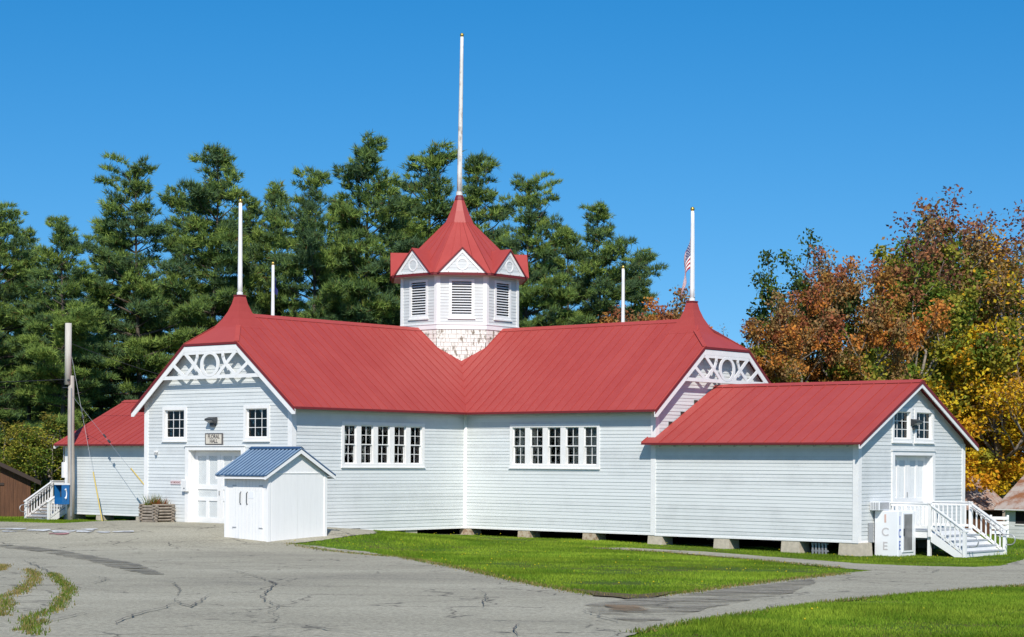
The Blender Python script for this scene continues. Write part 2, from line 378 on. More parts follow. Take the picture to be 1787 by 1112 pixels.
def sheet(name, outer, holes, dz, material, step=0.6, edge=0.35, jit=0.0, parent=None, props=None):
    """a sheet lying on the terrain, with holes"""
    loops = [densify(pl, edge, jit) for pl in [outer] + holes]
    vs, es = [], []
    for lp in loops:
        n = len(vs); vs += [Vector(p) for p in lp]; es += [(n + i, n + (i + 1) % len(lp)) for i in range(len(lp))]
    xs = [p[0] for p in loops[0]]; ys = [p[1] for p in loops[0]]
    y = min(ys)
    while y < max(ys):
        st = step if y < 90 else step * 4
        x = min(xs)
        while x < max(xs):
            if in_poly(x, y, loops[0]) and not any(in_poly(x, y, h) for h in loops[1:]): vs.append(Vector((x, y)))
            x += st
        y += st
    ov, oe, of, *_ = delaunay_2d_cdt(vs, es, [], 0, 1e-5)
    faces = []
    for f_ in of:
        cx = sum(ov[i].x for i in f_) / 3; cy = sum(ov[i].y for i in f_) / 3
        if in_poly(cx, cy, loops[0]) and not any(in_poly(cx, cy, h) for h in loops[1:]): faces.append(tuple(f_))
    me = bpy.data.meshes.new(name); me.from_pydata([(v.x, v.y, gz(v.x, v.y) + dz) for v in ov], [], faces)
    me.polygons.foreach_set("use_smooth", [True] * len(me.polygons)); me.materials.append(MATS[material])
    o = bpy.data.objects.new(name, me); COL.objects.link(o); o.parent = parent
    return setp(o, **(props or {}))

def terrain():
    xs = list(np.arange(-60, 60.1, 0.75)); ys = list(np.arange(-6, 112, 0.75))
    xs = [-2500, -900, -400, -200, -120, -85] + xs + [85, 120, 200, 400, 900, 2500]; ys = [-600, -200, -60, -20] + ys + [120, 140, 180, 260, 420, 800, 2000, 4000]
    nx = len(xs); v = [(x, y, gz(x, y)) for y in ys for x in xs]
    f = [(j * nx + i, j * nx + i + 1, (j + 1) * nx + i + 1, (j + 1) * nx + i) for j in range(len(ys) - 1) for i in range(nx - 1)]
    me = bpy.data.meshes.new("ground"); me.from_pydata(v, [], f); me.polygons.foreach_set("use_smooth", [True] * len(f)); me.materials.append(MATS["turf"])
    o = bpy.data.objects.new("ground", me); COL.objects.link(o); o["kind"] = "structure"
terrain()

# the lawn between the drives, its edge as it lies on the ground
ISLAND = [gp(*p) for p in [(505, 950), (560, 955), (640, 964), (700, 974), (760, 983), (815, 996), (870, 1010), (930, 1022), (990, 1033), (1050, 1042), (1100, 1047), (1150, 1043),
          (1200, 1036), (1270, 1026), (1340, 1017), (1410, 1008), (1470, 1002), (1520, 997), (1470, 993), (1400, 987), (1320, 979), (1240, 971), (1160, 965), (1090, 961), (1025, 957.5),
          (1090, 957), (1150, 960), (1230, 964), (1310, 970), (1400, 977), (1500, 985), (1600, 989), (1700, 991), (1745, 989), (1775, 981), (1800, 972)]]
isl_tail = [l2w((21.5, 2.0)).xy[:], l2w((14, -3)).xy[:], l2w((4.2, -3.4)).xy[:], l2w((3.4, -8.2)).xy[:], gp(655, 933), gp(600, 938), gp(560, 944)]
ISLAND = [tuple(p) for p in ISLAND] + [tuple(p) for p in isl_tail]
LAWN_R = [tuple(gp(*p)) for p in [(1085, 1118), (1110, 1108), (1150, 1098), (1200, 1090), (1260, 1081), (1330, 1070), (1400, 1060), (1480, 1050), (1560, 1043), (1650, 1035), (1720, 1029), (1800, 1023)]]
LAWN_R += [(24.0, LAWN_R[-1][1] + 3), (24.0, 8.0), (3.0, 8.0)]
LOT = [(-34, 5), (30, 5), (30, LAWN_R[-3][1] + 8), (27, gp(1800, 985)[1] + 3), gp(1800, 976), l2w((21.5, 1.0)).xy[:], l2w((10, -3.0)).xy[:], l2w((3.0, -4)).xy[:], l2w((3.2, -12.3)).xy[:], l2w((-3.0, -12.3)).xy[:],
       gp(238, 915), gp(180, 915.5), gp(90, 913.5), gp(0, 911), gp(-40, 910), (-34, gp(-40, 910)[1])]
lot = sheet("asphalt_lot", [tuple(p) for p in LOT], [ISLAND, LAWN_R], 0.022, "asphalt", step=0.9, edge=0.20, jit=0.07, props={"kind": "structure"})

def ribbon(name, pts, wid, dz, material, parent=None, props=None, jag=.35):
    """a crack or stripe lying on the asphalt, along a line on the ground"""
    P = [Vector(p) for p in pts]; Q = [P[0]]
    for a_, b_ in zip(P, P[1:]):
        n = max(1, int((b_ - a_).length / 0.22))
        for k in range(1, n + 1): Q.append(a_.lerp(b_, k / n) + Vector((random.gauss(0, .022), random.gauss(0, .03))))
    mb = MB(); ln = len(Q)
    for i, p in enumerate(Q):
        d = (Q[min(i + 1, ln - 1)] - Q[max(i - 1, 0)]).normalized(); nn = Vector((-d.y, d.x))
        hw = wid / 2 * (1 + random.uniform(-jag, jag)) * min(1, .15 + 2.5 * min(i, ln - 1 - i) / max(1, ln))
        for s_ in (-1, 1): q = p + nn * hw * s_; mb.v.append((q.x, q.y, gz(q.x, q.y) + dz))
    mb.f = [(2 * i, 2 * i + 1, 2 * i + 3, 2 * i + 2) for i in range(ln - 1)]
    return mb.build(name, material, parent, **(props or {}))

def blob(name, px_pts, dz, material, parent):
    return sheet(name, [tuple(gp(*p)) for p in px_pts], [], dz, material, step=.5, edge=.25, jit=.07, parent=parent)

CRACKS = [([(690, 1016), (560, 1019), (440, 1022), (330, 1014), (285, 1016)], .05), ([(285, 1016), (210, 1017), (120, 1020)], .06), ([(340, 988), (400, 997), (450, 1010), (480, 1022), (470, 1034), (455, 1044), (470, 1056), (490, 1062), (468, 1072), (485, 1080), (470, 1088), (440, 1095), (455, 1097)], .05),
          ([(305, 1057), (285, 1066), (250, 1073), (215, 1085), (200, 1096)], .07), ([(300, 1047), (315, 1058), (335, 1064), (360, 1046), (372, 1040)], .05), ([(240, 1012), (300, 1020), (315, 1032), (310, 1043)], .05), ([(40, 980), (80, 998), (105, 1012)], .06),
          ([(100, 1010), (160, 1008), (190, 1014), (160, 1022), (120, 1020)], .06), ([(180, 1036), (240, 1036)], .06), ([(835, 1033), (850, 1042), (842, 1056), (848, 1068)], .035), ([(905, 1092), (895, 1104), (905, 1118)], .045), ([(930, 1091), (1020, 1090)], .06),
          ([(440, 1106), (500, 1098), (560, 1102), (640, 1112)], .05), ([(1010, 1068), (1040, 1078), (1060, 1085), (1090, 1093)], .05), ([(0, 928), (70, 931)], .10), ([(390, 958), (420, 961), (300, 955)], .06), ([(60, 978), (110, 976)], .06), ([(195, 966), (240, 965)], .06),
          ([(240, 921), (330, 922), (392, 923)], .13), ([(90, 925), (140, 924)], .12), ([(200, 930), (270, 931)], .12), ([(1130, 969), (1230, 972), (1260, 968)], .05), ([(1400, 985), (1440, 992)], .05), ([(1620, 1004), (1640, 997), (1690, 995)], .05), ([(1340, 1015), (1420, 1020)], .05),
          ([(740, 1003), (800, 1002)], .05), ([(60, 1096), (150, 1074), (210, 1073)], .04), ([(620, 1005), (660, 1000), (655, 1008)], .03)]
for pts, wd in CRACKS: ribbon("crack", [gp(*p) for p in pts], wd * .48, 0.052, "tar", lot)
blob("tar_stain", [(0, 952), (60, 956), (120, 964), (170, 974), (230, 984), (265, 995), (285, 1006), (250, 1004), (200, 993), (150, 980), (95, 969), (40, 961), (0, 957)], .042, "stain", lot)
blob("tar_stain", [(1095, 1049), (1180, 1043), (1290, 1027), (1360, 1020), (1420, 1012), (1420, 1020), (1380, 1038), (1240, 1064), (1130, 1090), (1075, 1086), (1035, 1072), (1020, 1058)], .038, "asphalt_drive", lot)
blob("dirt_stain", [(1060, 1060), (1110, 1061), (1140, 1068), (1100, 1073), (1070, 1069)], .048, "stain_dirt", lot)
blob("soil_edge", [(1000, 1031), (1060, 1038), (1110, 1042), (1180, 1036), (1150, 1045), (1100, 1049), (1040, 1043)], .044, "soil", lot)
for k, (x0, x1, y, h, m_) in enumerate([(0, 40, 924.2, 2.2, 0), (45, 84, 926, 3, 0), (88, 128, 928, 4, 0), (130, 160, 927, 4, 0), (166, 192, 929, 3.4, 0), (196, 230, 929, 2.6, 0), (2, 30, 928.5, 1.6, 0), (86, 118, 932.5, 3, 1), (140, 168, 925, 1.6, 0)]):
    blob("paint_patch", [(x0, y), (x1, y - .4), (x1 + 3, y + h * .5), (x1 - 6, y + h), (x0 + 5, y + h * .8)], .046, "red_paint" if m_ else "white_paint", lot)

# ================================================================== THE HALL
hall = thing("exhibition_hall", "long white clapboard hall with red metal roofs, clipped gables and octagonal cupola", "building", (0, 0, 0))
BOARDS = []          # clapboards waiting to be built: (length, MB, wall, material)
EXPO = 0.118

def wall(o, d, n, poly, openings, material="siding", skirt=True):
    """clapboard wall: o origin, d direction along it, n outward normal, poly in (s, z), openings (s0, s1, z0, z1)"""
    o, d, n = Vector(o), Vector(d), Vector(n)
    P = lambda s_, z_, e=0.0: o + d * s_ + n * e + Vector((0, 0, z_))
    z0 = min(p[1] for p in poly); z1 = max(p[1] for p in poly)
    back = MB(); rows = []
    z = z0
    while z < z1 - .01:
        zt = min(z + EXPO, z1); pl = clip2(poly, 1, z, zt)
        if len(pl) >= 3:
            lo = [p[0] for p in pl if p[1] < z + .002] or [p[0] for p in pl]; hi = [p[0] for p in pl if p[1] > zt - .002] or [p[0] for p in pl]
            segs = [[min(lo), max(lo), min(hi), max(hi)]]
            zm = (z + zt) / 2
            for (a_, b_, c_, e_) in openings:
                if c_ < zm < e_:
                    ns = []
                    for g in segs:
                        if b_ <= g[0] or a_ >= g[1]: ns.append(g); continue
                        if a_ > g[0] + .02: ns.append([g[0], a_, min(g[2], a_ - .01), a_])
                        if b_ < g[1] - .02: ns.append([b_, g[1], b_, max(g[3], b_ + .01)])
                    segs = ns
            rows += [(z, zt, g) for g in segs if g[1] - g[0] > .03]
        z += EXPO
    for z, zt, g in rows:
        back.prism([P(g[0], z, -.03), P(g[1], z, -.03), P(g[3], zt, -.03), P(g[2], zt, -.03)], -n * .03)
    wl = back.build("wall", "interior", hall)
    for z, zt, g in rows:
        m = MB(); e0 = .0185 + random.uniform(-.004, .004); e1 = .004; zb = z - .012; j = random.uniform(-.006, .006)
        a_, b_, c_, e_ = P(g[0], zb + j, e0), P(g[1], zb - j, e0), P(g[3], zt, e1), P(g[2], zt, e1)
        n_ = len(m.v); m.v += [tuple(q) for q in (a_, b_, c_, e_)] + [tuple(P(g[0], zb + j, -.012)), tuple(P(g[1], zb - j, -.012)), tuple(P(g[3], zt, -.012)), tuple(P(g[2], zt, -.012))]
        m.f += [(0, 1, 2, 3), (7, 6, 5, 4), (0, 4, 5, 1), (3, 2, 6, 7), (0, 3, 7, 4), (1, 5, 6, 2)]
        BOARDS.append((g[1] - g[0], m, wl, material))
    return P, wl

def flush_boards():
    BOARDS.sort(key=lambda t: -t[0]); rest = {}
    for i, (ln, m, wl, mt) in enumerate(BOARDS):
        if i < 296: m.build("clapboard", mt, wl)
        else:
            q = rest.setdefault(mt, MB()); k = len(q.v); q.v += m.v; q.f += [tuple(a_ + k for a_ in f_) for f_ in m.f]
    allv = MB(); mats = list(rest)
    for mt in mats: k = len(allv.v); allv.v += rest[mt].v; allv.f += [tuple(a_ + k for a_ in f_) for f_ in rest[mt].f]
    allv.build("clapboards", mats[0], hall, kind="stuff")

def trim_box(P, s0, s1, z0, z1, e0, e1, name, material="trim", parent=hall):
    m = MB(); m.prism([P(s0, z0, e0), P(s1, z0, e0), P(s1, z1, e0), P(s0, z1, e0)], P(0, 0, e1) - P(0, 0, e0)); return m.build(name, material, parent)

def frame_boxes(m, P, s0, s1, z0, z1, t, e0, e1, tt=None):
    tt = tt or t; nn = P(0, 0, e1) - P(0, 0, e0)
    for a_, b_, c_, d_ in ((s0, s1, z1 - tt, z1), (s0, s1, z0, z0 + tt), (s0, s0 + t, z0 + tt, z1 - tt), (s1 - t, s1, z0 + tt, z1 - tt)):
        m.prism([P(a_, c_, e0), P(b_, c_, e0), P(b_, d_, e0), P(a_, d_, e0)], nn)

def sash(P, win, s0, s1, z0, z1, cols, rows, e, name="sash"):
    m = MB(); t = .035; frame_boxes(m, P, s0, s1, z0, z1, t, e - .035, e)
    f_ = m.build(name, "trim", win)
    gw, gh = (s1 - s0 - 2 * t) / cols, (z1 - z0 - 2 * t) / rows; mu = .020
    for i in range(1, cols): trim_box(P, s0 + t + gw * i - mu / 2, s0 + t + gw * i + mu / 2, z0 + t, z1 - t, e - .03, e - .006, "muntin", "trim", win)
    for j in range(1, rows): trim_box(P, s0 + t, s1 - t, z0 + t + gh * j - mu / 2, z0 + t + gh * j + mu / 2, e - .029, e - .007, "muntin", "trim", win)
    for i in range(cols):
        for j in range(rows):
            trim_box(P, s0 + t + gw * i + .004, s0 + t + gw * (i + 1) - .004, z0 + t + gh * j + .004, z0 + t + gh * (j + 1) - .004, e - .021, e - .017, "pane", "glass", win)

def window(P, s0, s1, z0, z1, kind, drapes=()):
    """s0..z1 is the outside of the casing"""
    m = MB(); T = .115; frame_boxes(m, P, s0, s1, z0, z1, T, -.02, .045)
    win = m.build("window", "trim", hall)
    m = MB(); frame_boxes(m, P, s0 + T - .02, s1 - T + .02, z0 + T - .02, z1 - T + .02, .02, -.16, -.02); m.build("frame", "trim", win)
    trim_box(P, s0 - .03, s1 + .03, z0 - .035, z0, -.01, .075, "sill", "trim", win)
    a_, b_, c_, d_ = s0 + T, s1 - T, z0 + T, z1 - T
    if kind == 9: sash(P, win, a_, b_, c_, d_, 3, 3, -.055)
    else:
        n = 5; mw = .225; u = (b_ - a_ - mw * (n - 1)) / n; mid = (c_ + d_) / 2
        for i in range(n):
            x = a_ + i * (u + mw)
            if i: trim_box(P, x - mw, x, c_, d_, -.06, .03, "mullion", "trim", win)
            sash(P, win, x, x + u, mid - .015, d_, 2, 2, -.03, "sash"); sash(P, win, x + .001, x + u - .001, c_, mid + .015, 2, 2, -.07, "sash")
    for (q0, q1, y0, y1) in drapes:
        mm = MB(); k = 10; pts = []
        for i in range(k + 1):
            t_ = q0 + (q1 - q0) * i / k; pts.append((t_, -.20 - .04 * (i % 2)))
        for i in range(k): mm.poly([P(pts[i][0], y0, pts[i][1]), P(pts[i + 1][0], y0, pts[i + 1][1]), P(pts[i + 1][0], y1, pts[i + 1][1]), P(pts[i][0], y1, pts[i][1])])
        mm.build("curtain", "curtain", win)
    return win

def door(P, s0, s1, z0, z1, depth, layout, mirror=False):
    """recessed pair of panelled leaves; s0..z1 is the opening"""
    m = MB(); T = .17; nn = P(0, 0, 1) - P(0, 0, 0)
    for a_, b_, c_, d_ in ((s0 - T, s1 + T, z1, z1 + .14), (s0 - T, s0, z0, z1), (s1, s1 + T, z0, z1)):
        m.prism([P(a_, c_, -.02), P(b_, c_, -.02), P(b_, d_, -.02), P(a_, d_, -.02)], nn * .068)
    dr = m.build("door", "trim", hall)
    trim_box(P, s0 - T - .03, s1 + T + .03, z1 + .14, z1 + .175, -.01, .085, "drip_cap", "trim", dr)
    for a_, b_, c_, d_, nm in ((s0, s0 + .03, z0, z1, "jamb"), (s1 - .03, s1, z0, z1, "jamb"), (s0 + .03, s1 - .03, z1 - .03, z1, "head")):
        trim_box(P, a_, b_, c_, d_, -depth - .08, -.021, nm, "trim", dr)
    mid = (s0 + s1) / 2
    for (a_, b_) in ((s0 + .035, mid - .006), (mid + .006, s1 - .035)):
        trim_box(P, a_, b_, z0 + .01, z1 - .035, -depth - .05, -depth - .03, "panel_backing", "door_panel", dr)
        lf = MB(); e0, e1 = -depth - .03, -depth
        def bar(q0, q1, y0, y1): lf.prism([P(q0, y0, e0), P(q1, y0, e0), P(q1, y1, e0), P(q0, y1, e0)], nn * (e1 - e0))
        st = .15; bar(a_, a_ + st, z0 + .01, z1 - .035); bar(b_ - st, b_, z0 + .01, z1 - .035)
        zs = [z0 + .01, z1 - .035]
        for (y0, y1) in layout: bar(a_ + st, b_ - st, y0, y1)
        c_ = (a_ + b_) / 2; prev = layout[0][1]
        for i in range(len(layout) - 1):
            y0, y1 = layout[i][1], layout[i + 1][0]
            if y1 - y0 > .45: bar(c_ - .07, c_ + .07, y0, y1)
            # diagonal boarding inside the panels
            k = a_ + st - (y1 - y0)
            while k < b_ - st:
                q = clip2(clip2([(k, y0), (k + .012, y0), (k + .012 + (y1 - y0), y1), (k + (y1 - y0), y1)], 0, a_ + st, b_ - st), 1, y0, y1)
                if len(q) > 2: lf.prism([P(t_[0], t_[1], e0) for t_ in q], nn * .006)
                k += .09
        lf.build("leaf", "trim", dr)
    trim_box(P, mid - .05, mid - .02, z0 + 1.02, z0 + 1.17, -depth, -depth + .03, "handle", "grey_metal", dr)
    return dr

RZ, RS, RE = 7.87, 0.785, 4.265            # main ridge height, slope, eave half width
T_END, T_HIP = 12.80, 11.40
def armf(k):
    c, s_ = round(math.cos(k * math.pi / 2)), round(math.sin(k * math.pi / 2))
    def f_(t, l, z): x, y = l, -t; return Vector((c * x - s_ * y, s_ * x + c * y, z))
    return f_

def panels(polyg, ax, width, P3, roof, phase=0.0, rib=.022, both=True):
    """standing seam sheets; P3(u, v, dz) maps roof coordinates to space"""
    lo = min(p[ax] for p in polyg); hi = max(p[ax] for p in polyg); k = lo - phase
    while k < hi:
        pl = clip2(polyg, ax, k + .003, k + width - .003)
        if len(pl) >= 3 and (max(p[ax] for p in pl) - min(p[ax] for p in pl)) > .02:
            m = MB(); m.prism([P3(p[0], p[1], .003) for p in pl], P3(0, 0, .010) - P3(0, 0, 0))
            rb = clip2(polyg, ax, k + .003, k + .003 + rib)
            if len(rb) >= 3: m.prism([P3(p[0], p[1], .014) for p in rb], P3(0, 0, .026) - P3(0, 0, 0))
            m.build("roof_panel", "roof_red", roof)
        k += width

for k in range(4):
    F = armf(k)
    zf = lambda l: RZ - RS * abs(l)
    for sg in (1, -1):
        pl = [(T_END, sg * RE), (T_END, sg * 1.39), (T_HIP, 0), (0, 0), (RE, sg * RE)]
        m = MB(); m.prism([F(t, l, zf(l)) for t, l in pl], (0, 0, -.07)); rf = m.build("roof", "roof_edge", hall)
        if (k, sg) in ((0, 1), (1, -1)):
            panels(pl, 0, .40, lambda u, v, dz, F=F: F(u, v, zf(v) + dz), rf, phase=.1, rib=.016)
            # eave gutter board and soffit
            m = MB(); m.prism([F(RE - .05, sg * (RE - .13), zf(RE) - .02), F(T_END - .25, sg * (RE - .13), zf(RE) - .02), F(T_END - .25, sg * (RE - .13), zf(RE) - .12), F(RE - .05, sg * (RE - .13), zf(RE) - .12)], F(0, -sg * .025, 0) - F(0, 0, 0)); m.build("eave_board", "soffit", hall)
            m = MB(); m.prism([F(RE + .05, sg * (w - .01), zf(w) - .16), F(T_END - .3, sg * (w - .01), zf(w) - .16), F(T_END - .3, sg * (RE - .16), zf(RE) - .10), F(RE + .05, sg * (RE - .16), zf(RE) - .10)], (0, 0, -.02)); m.build("soffit", "soffit", hall)
            # valley flashing
        else:
            m = MB(); m.prism([F(t, l, zf(l) + .004) for t, l in pl], (0, 0, .01)); m.build("roof_panel", "roof_red", rf)
    # ridge cap
    m = MB()
    for sg in (1, -1): m.prism([F(1.5, 0, RZ + .03), F(10.9, 0, RZ + .03), F(10.9, sg * .16, RZ + .03 - .125), F(1.5, sg * .16, RZ + .03 - .125)], (0, 0, .012))
    m.build("ridge_cap", "roof_red", hall)
    # clipped end and witch's-hat peak
    z1, z2 = zf(1.39), zf(.62); tc = 11.25 if k == 1 else 11.43
    m = MB(); m.prism([F(T_END + .01, -1.40, z1 - .01), F(T_END + .01, 1.40, z1 - .01), F(tc + .60, .62, z2 + .02), F(tc + .60, -.62, z2 + .02)], (0, 0, -.07)); hip = m.build("hip_roof", "roof_edge", hall)
    if k in (0, 1):
        m = MB(); m.prism([F(T_END + .012, -1.395, z1 - .005), F(T_END + .012, 1.395, z1 - .005), F(tc + .60, .61, z2 + .026), F(tc + .60, -.61, z2 + .026)], (0, 0, .012)); m.build("roof_panel", "roof_red", hip)
    for sg in (1, -1):
        m = MB(); m.beam(F(T_END - .02, sg * 1.39, z1 + .02), F(tc + .60, sg * .62, z2 + .035), .16, .014); m.build("hip_cap", "roof_red", hip)
    rings = []
    for h_, z_ in ((.70, z2 - .045), (.62, z2 + .03), (.44, 7.66), (.30, 7.93), (.20, 8.21), (.14, 8.49)): rings.append([F(tc - h_, -h_, z_), F(tc + h_, -h_, z_), F(tc + h_, h_, z_), F(tc - h_, h_, z_)])
    m = MB(); m.loft(rings); pk = m.build("roof_peak", "roof_red", hall)
    m = MB(); m.prism([F(tc - .16, -.16, 8.48), F(tc + .16, -.16, 8.48), F(tc + .16, .16, 8.48), F(tc - .16, .16, 8.48)], (0, 0, .05)); m.build("cap", "roof_edge", pk)
    # barge boards, fascia, and lacework truss
    for sg in (1, -1):
        m = MB(); e_ = T_END - .05
        m.prism([F(e_, sg * l, zf(l) + dz) for l, dz in ((1.36, -.075), (RE + .02, -.075), (RE + .02, -.23), (RE - .12, -.34), (1.36, -.34))], F(.035, 0, 0) - F(0, 0, 0)); m.build("barge_board", "trim", hall)
        m = MB(); m.prism([F(T_END - .012, sg * l, zf(l) + dz) for l, dz in ((1.38, -.068), (RE + .03, -.068), (RE + .03, -.118), (1.38, -.118))], F(.014, 0, 0) - F(0, 0, 0)); m.build("rake_edge", "roof_edge", hall)
    if k in (0, 1):
        m = MB(); e_ = T_END - .05; ex = F(.035, 0, 0) - F(0, 0, 0)
        m.prism([F(e_ + .003, -1.36, 6.50), F(e_ + .003, 1.36, 6.50), F(e_ + .003, 1.36, 6.685), F(e_ + .003, -1.36, 6.685)], ex); m.build("fascia", "trim", hall)
        tr = MB(); tr.prism([F(e_, -2.52, 5.55), F(e_, 2.52, 5.55), F(e_, 2.42, 5.675), F(e_, -2.42, 5.675)], ex); tr = tr.build("gable_truss", "trim", hall)
        m = MB(); m.prism([F(e_, -1.45, 6.40), F(e_, 1.45, 6.40), F(e_, 1.38, 6.498), F(e_, -1.38, 6.498)], ex); m.build("chord", "trim", tr)
        def strut(pts, wd, e2):
            mm = MB(); pts = [Vector(p) for p in pts]
            for a_, b_ in zip(pts, pts[1:]):
                d_ = (b_ - a_).normalized(); n_ = Vector((-d_.y, d_.x)) * wd / 2; a2, b2 = a_ - d_ * wd * .2, b_ + d_ * wd * .2
                mm.prism([F(e2, *(a2 - n_)), F(e2, *(a2 + n_)), F(e2, *(b2 + n_)), F(e2, *(b2 - n_))], F(.03, 0, 0) - F(0, 0, 0))
            mm.build("brace", "trim", tr)
        for sg in (1, -1):
            strut([(sg * 1.32, 6.45), (sg * .36, 5.64)], .125, e_ + .0051); strut([(sg * .79, 6.08), (sg * 1.32, 5.64)], .12, e_ + .0022)
            strut([(sg * 1.90, 6.02), (sg * 1.34, 5.64)], .12, e_ + .0073); strut([(sg * .66, 6.46), (sg * .68, 6.28), (sg * .79, 6.06)], .12, e_ + .0094)
        m = MB(); n = 40
        for i in range(n):
            t0, t1 = 2 * math.pi * i / n, 2 * math.pi * (i + 1) / n
            m.prism([F(e_ + .0115, math.cos(t0) * .50, 6.045 + math.sin(t0) * .43), F(e_ + .0115, math.cos(t1) * .50, 6.045 + math.sin(t1) * .43), F(e_ + .0115, math.cos(t1) * .35, 6.045 + math.sin(t1) * .345), F(e_ + .0115, math.cos(t0) * .35, 6.045 + math.sin(t0) * .345)], F(.03, 0, 0) - F(0, 0, 0))
        m.build("ring", "trim", tr)

# walls of the wings (the two sides seen, plain sheathing on the rest)
SB = 0.305
gab = lambda zb: [(-w, zb), (w, zb), (w, RZ - RS * w - .09), (1.52, 6.56), (-1.52, 6.56), (-w, RZ - RS * w - .09)]
# end wall of the near wing
Pf, _ = wall((0, FA, 0), (1, 0, 0), (0, -1, 0), gab(.47), [(-1.50, 1.42, .3, 3.13), (-2.79, -1.61, 3.46, 4.55), (1.52, 2.70, 3.46, 4.55)])
window(Pf, -2.85, -1.55, 3.40, 4.61, 9, [(-2.65, -2.45, 3.5, 4.5)])
window(Pf, 1.46, 2.76, 3.40, 4.61, 9, [(1.65, 1.95, 3.5, 4.5), (2.05, 2.25, 3.52, 3.80)])
door(Pf, -1.42, 1.34, .50, 3.08, .24, [(.51, .73), (1.31, 1.43), (1.71, 1.87), (2.88, 3.045)])
# side of the near wing and side of the right wing
top = RZ - RS * w - .09
Pl, _ = wall((w, 0, 0), (0, 1, 0), (1, 0, 0), [(FA, SB), (-w, SB), (-w, top), (FA, top)], [(-10.13, -6.12, 2.58, 4.04), (FA - .1, -9.25, 0, .40)])
window(Pl, -10.19, -6.06, 2.53, 4.09, 5, [(-10.0, -9.75, 2.7, 4.0), (-6.5, -6.2, 2.7, 4.0), (-8.55, -8.4, 2.7, 3.9), (-7.4, -7.2, 2.7, 3.4)])
Pr, _ = wall((0, -w, 0), (1, 0, 0), (0, -1, 0), [(w, SB), (w + L, SB), (w + L, top), (w, top)], [(6.09, 10.05, 2.58, 4.04)])
window(Pr, 6.03, 10.11, 2.53, 4.09, 5, [(6.2, 6.5, 2.7, 4.0), (9.5, 9.95, 2.7, 4.0), (7.1, 7.3, 2.7, 3.5), (8.7, 8.95, 2.7, 3.6)])
# end wall of the right wing, above the annex
Pe, _ = wall((w + L, 0, 0), (0, 1, 0), (1, 0, 0), gab(3.1), [], "siding")
# annexes
AH, AR, AS, AY, AE = 3.40, 5.457, 0.520, -w + N / 2, 3.955
Pa, _ = wall((0, -w, 0), (1, 0, 0), (0, -1, 0), [(w + L, SB - .02), (XE, SB - .02), (XE, 3.50), (w + L, 3.50)], [], "siding_worn")
za = lambda y: AR - AS * abs(y - AY)
Pn, _ = wall((XE, 0, 0), (0, 1, 0), (1, 0, 0), [(-w, SB - .02), (-w + N, SB - .02), (-w + N, za(-w) - .08), (AY, AR - .08), (-w, za(-w) - .08)], [(-1.68, 1.0, .2, 3.08), (-1.70, -.54, 3.50, 4.50), (-.24, .94, 3.50, 4.50)], "siding_worn")
window(Pn, -1.76, -.48, 3.45, 4.55, 9, [(-.8, -.65, 3.5, 4.4)]); window(Pn, -.30, 1.0, 3.45, 4.55, 9, [(.65, .85, 3.5, 4.4)])
door(Pn, -1.60, .92, .66, 3.03, .20, [(.67, .85), (1.50, 1.64), (2.86, 2.995)])
Pb, _ = wall((0, -w, 0), (1, 0, 0), (0, -1, 0), [(-XE, SB), (-w - L, SB), (-w - L, 3.50), (-XE, 3.50)], [], "siding")
# the sides nobody sees: plain boarding that closes the rooms
m = MB()
for p, q, zt in (((-w, FA), (-w, -w), top), ((-w, -w), (-w - L, -w), top), ((-w - L, -w), (-w - L, w), top), ((-w - L, w), (-w, w), top), ((-w, w), (-w, w + L), top), ((-w, w + L), (w, w + L), top), ((w, w + L), (w, w), top), ((w, w), (w + L, w), top),
               ((w + L, -w + N), (XE, -w + N), 3.5), ((-w - L, -w + N), (-XE, -w + N), 3.5), ((-XE, -w + N), (-XE, -w), 3.5)):
    p, q = Vector((*p, 0)), Vector((*q, 0)); d = (q - p).normalized(); n_ = Vector((-d.y, d.x, 0)) * -.03
    m.prism([p + Vector((0, 0, .3)), q + Vector((0, 0, .3)), q + Vector((0, 0, zt)), p + Vector((0, 0, zt))], n_)
m.build("wall", "siding", hall)
m = MB()
for sx, sy in ((0, 1), (-1, 0)):
    F = armf(2 if sy else 3); m.prism([F(w + L - .02, l, z) for l, z in gab(top - .2)], F(.02, 0, 0) - F(0, 0, 0))
m.prism([(-XE + .02, -w, 3.3), (-XE + .02, -w + N, 3.3), (-XE + .02, AY, AR - .1)], (.02, 0, 0)); m.build("gable_wall", "siding", hall)
# floors
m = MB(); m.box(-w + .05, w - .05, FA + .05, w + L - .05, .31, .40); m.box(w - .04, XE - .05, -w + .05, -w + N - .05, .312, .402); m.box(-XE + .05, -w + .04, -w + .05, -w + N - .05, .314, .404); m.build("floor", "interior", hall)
# siding ends in a bare concrete footing at the near corner of the side wall
m = MB(); m.box(w - .25, w - .02, FA + .02, -9.25, .0, .40); m.build("footing", "concrete", hall)
trim_box(Pf, -w, w, .36, .468, -.10, .012, "skirt_board", "trim")
trim_box(Pl, -9.25, -w - .01, SB - .016, SB + .04, -.03, .031, "skirt_board", "trim")
trim_box(Pr, w + .01, w + L, SB - .016, SB + .04, -.03, .031, "skirt_board", "trim")
trim_box(Pa, w + L, XE, SB - .036, SB + .02, -.03, .031, "skirt_board", "trim")
trim_box(Pn, -w, -w + N, SB - .036, SB + .02, -.03, .031, "skirt_board", "trim")
trim_box(Pb, -XE, -w - L, SB - .016, SB + .04, -.03, .031, "skirt_board", "trim")
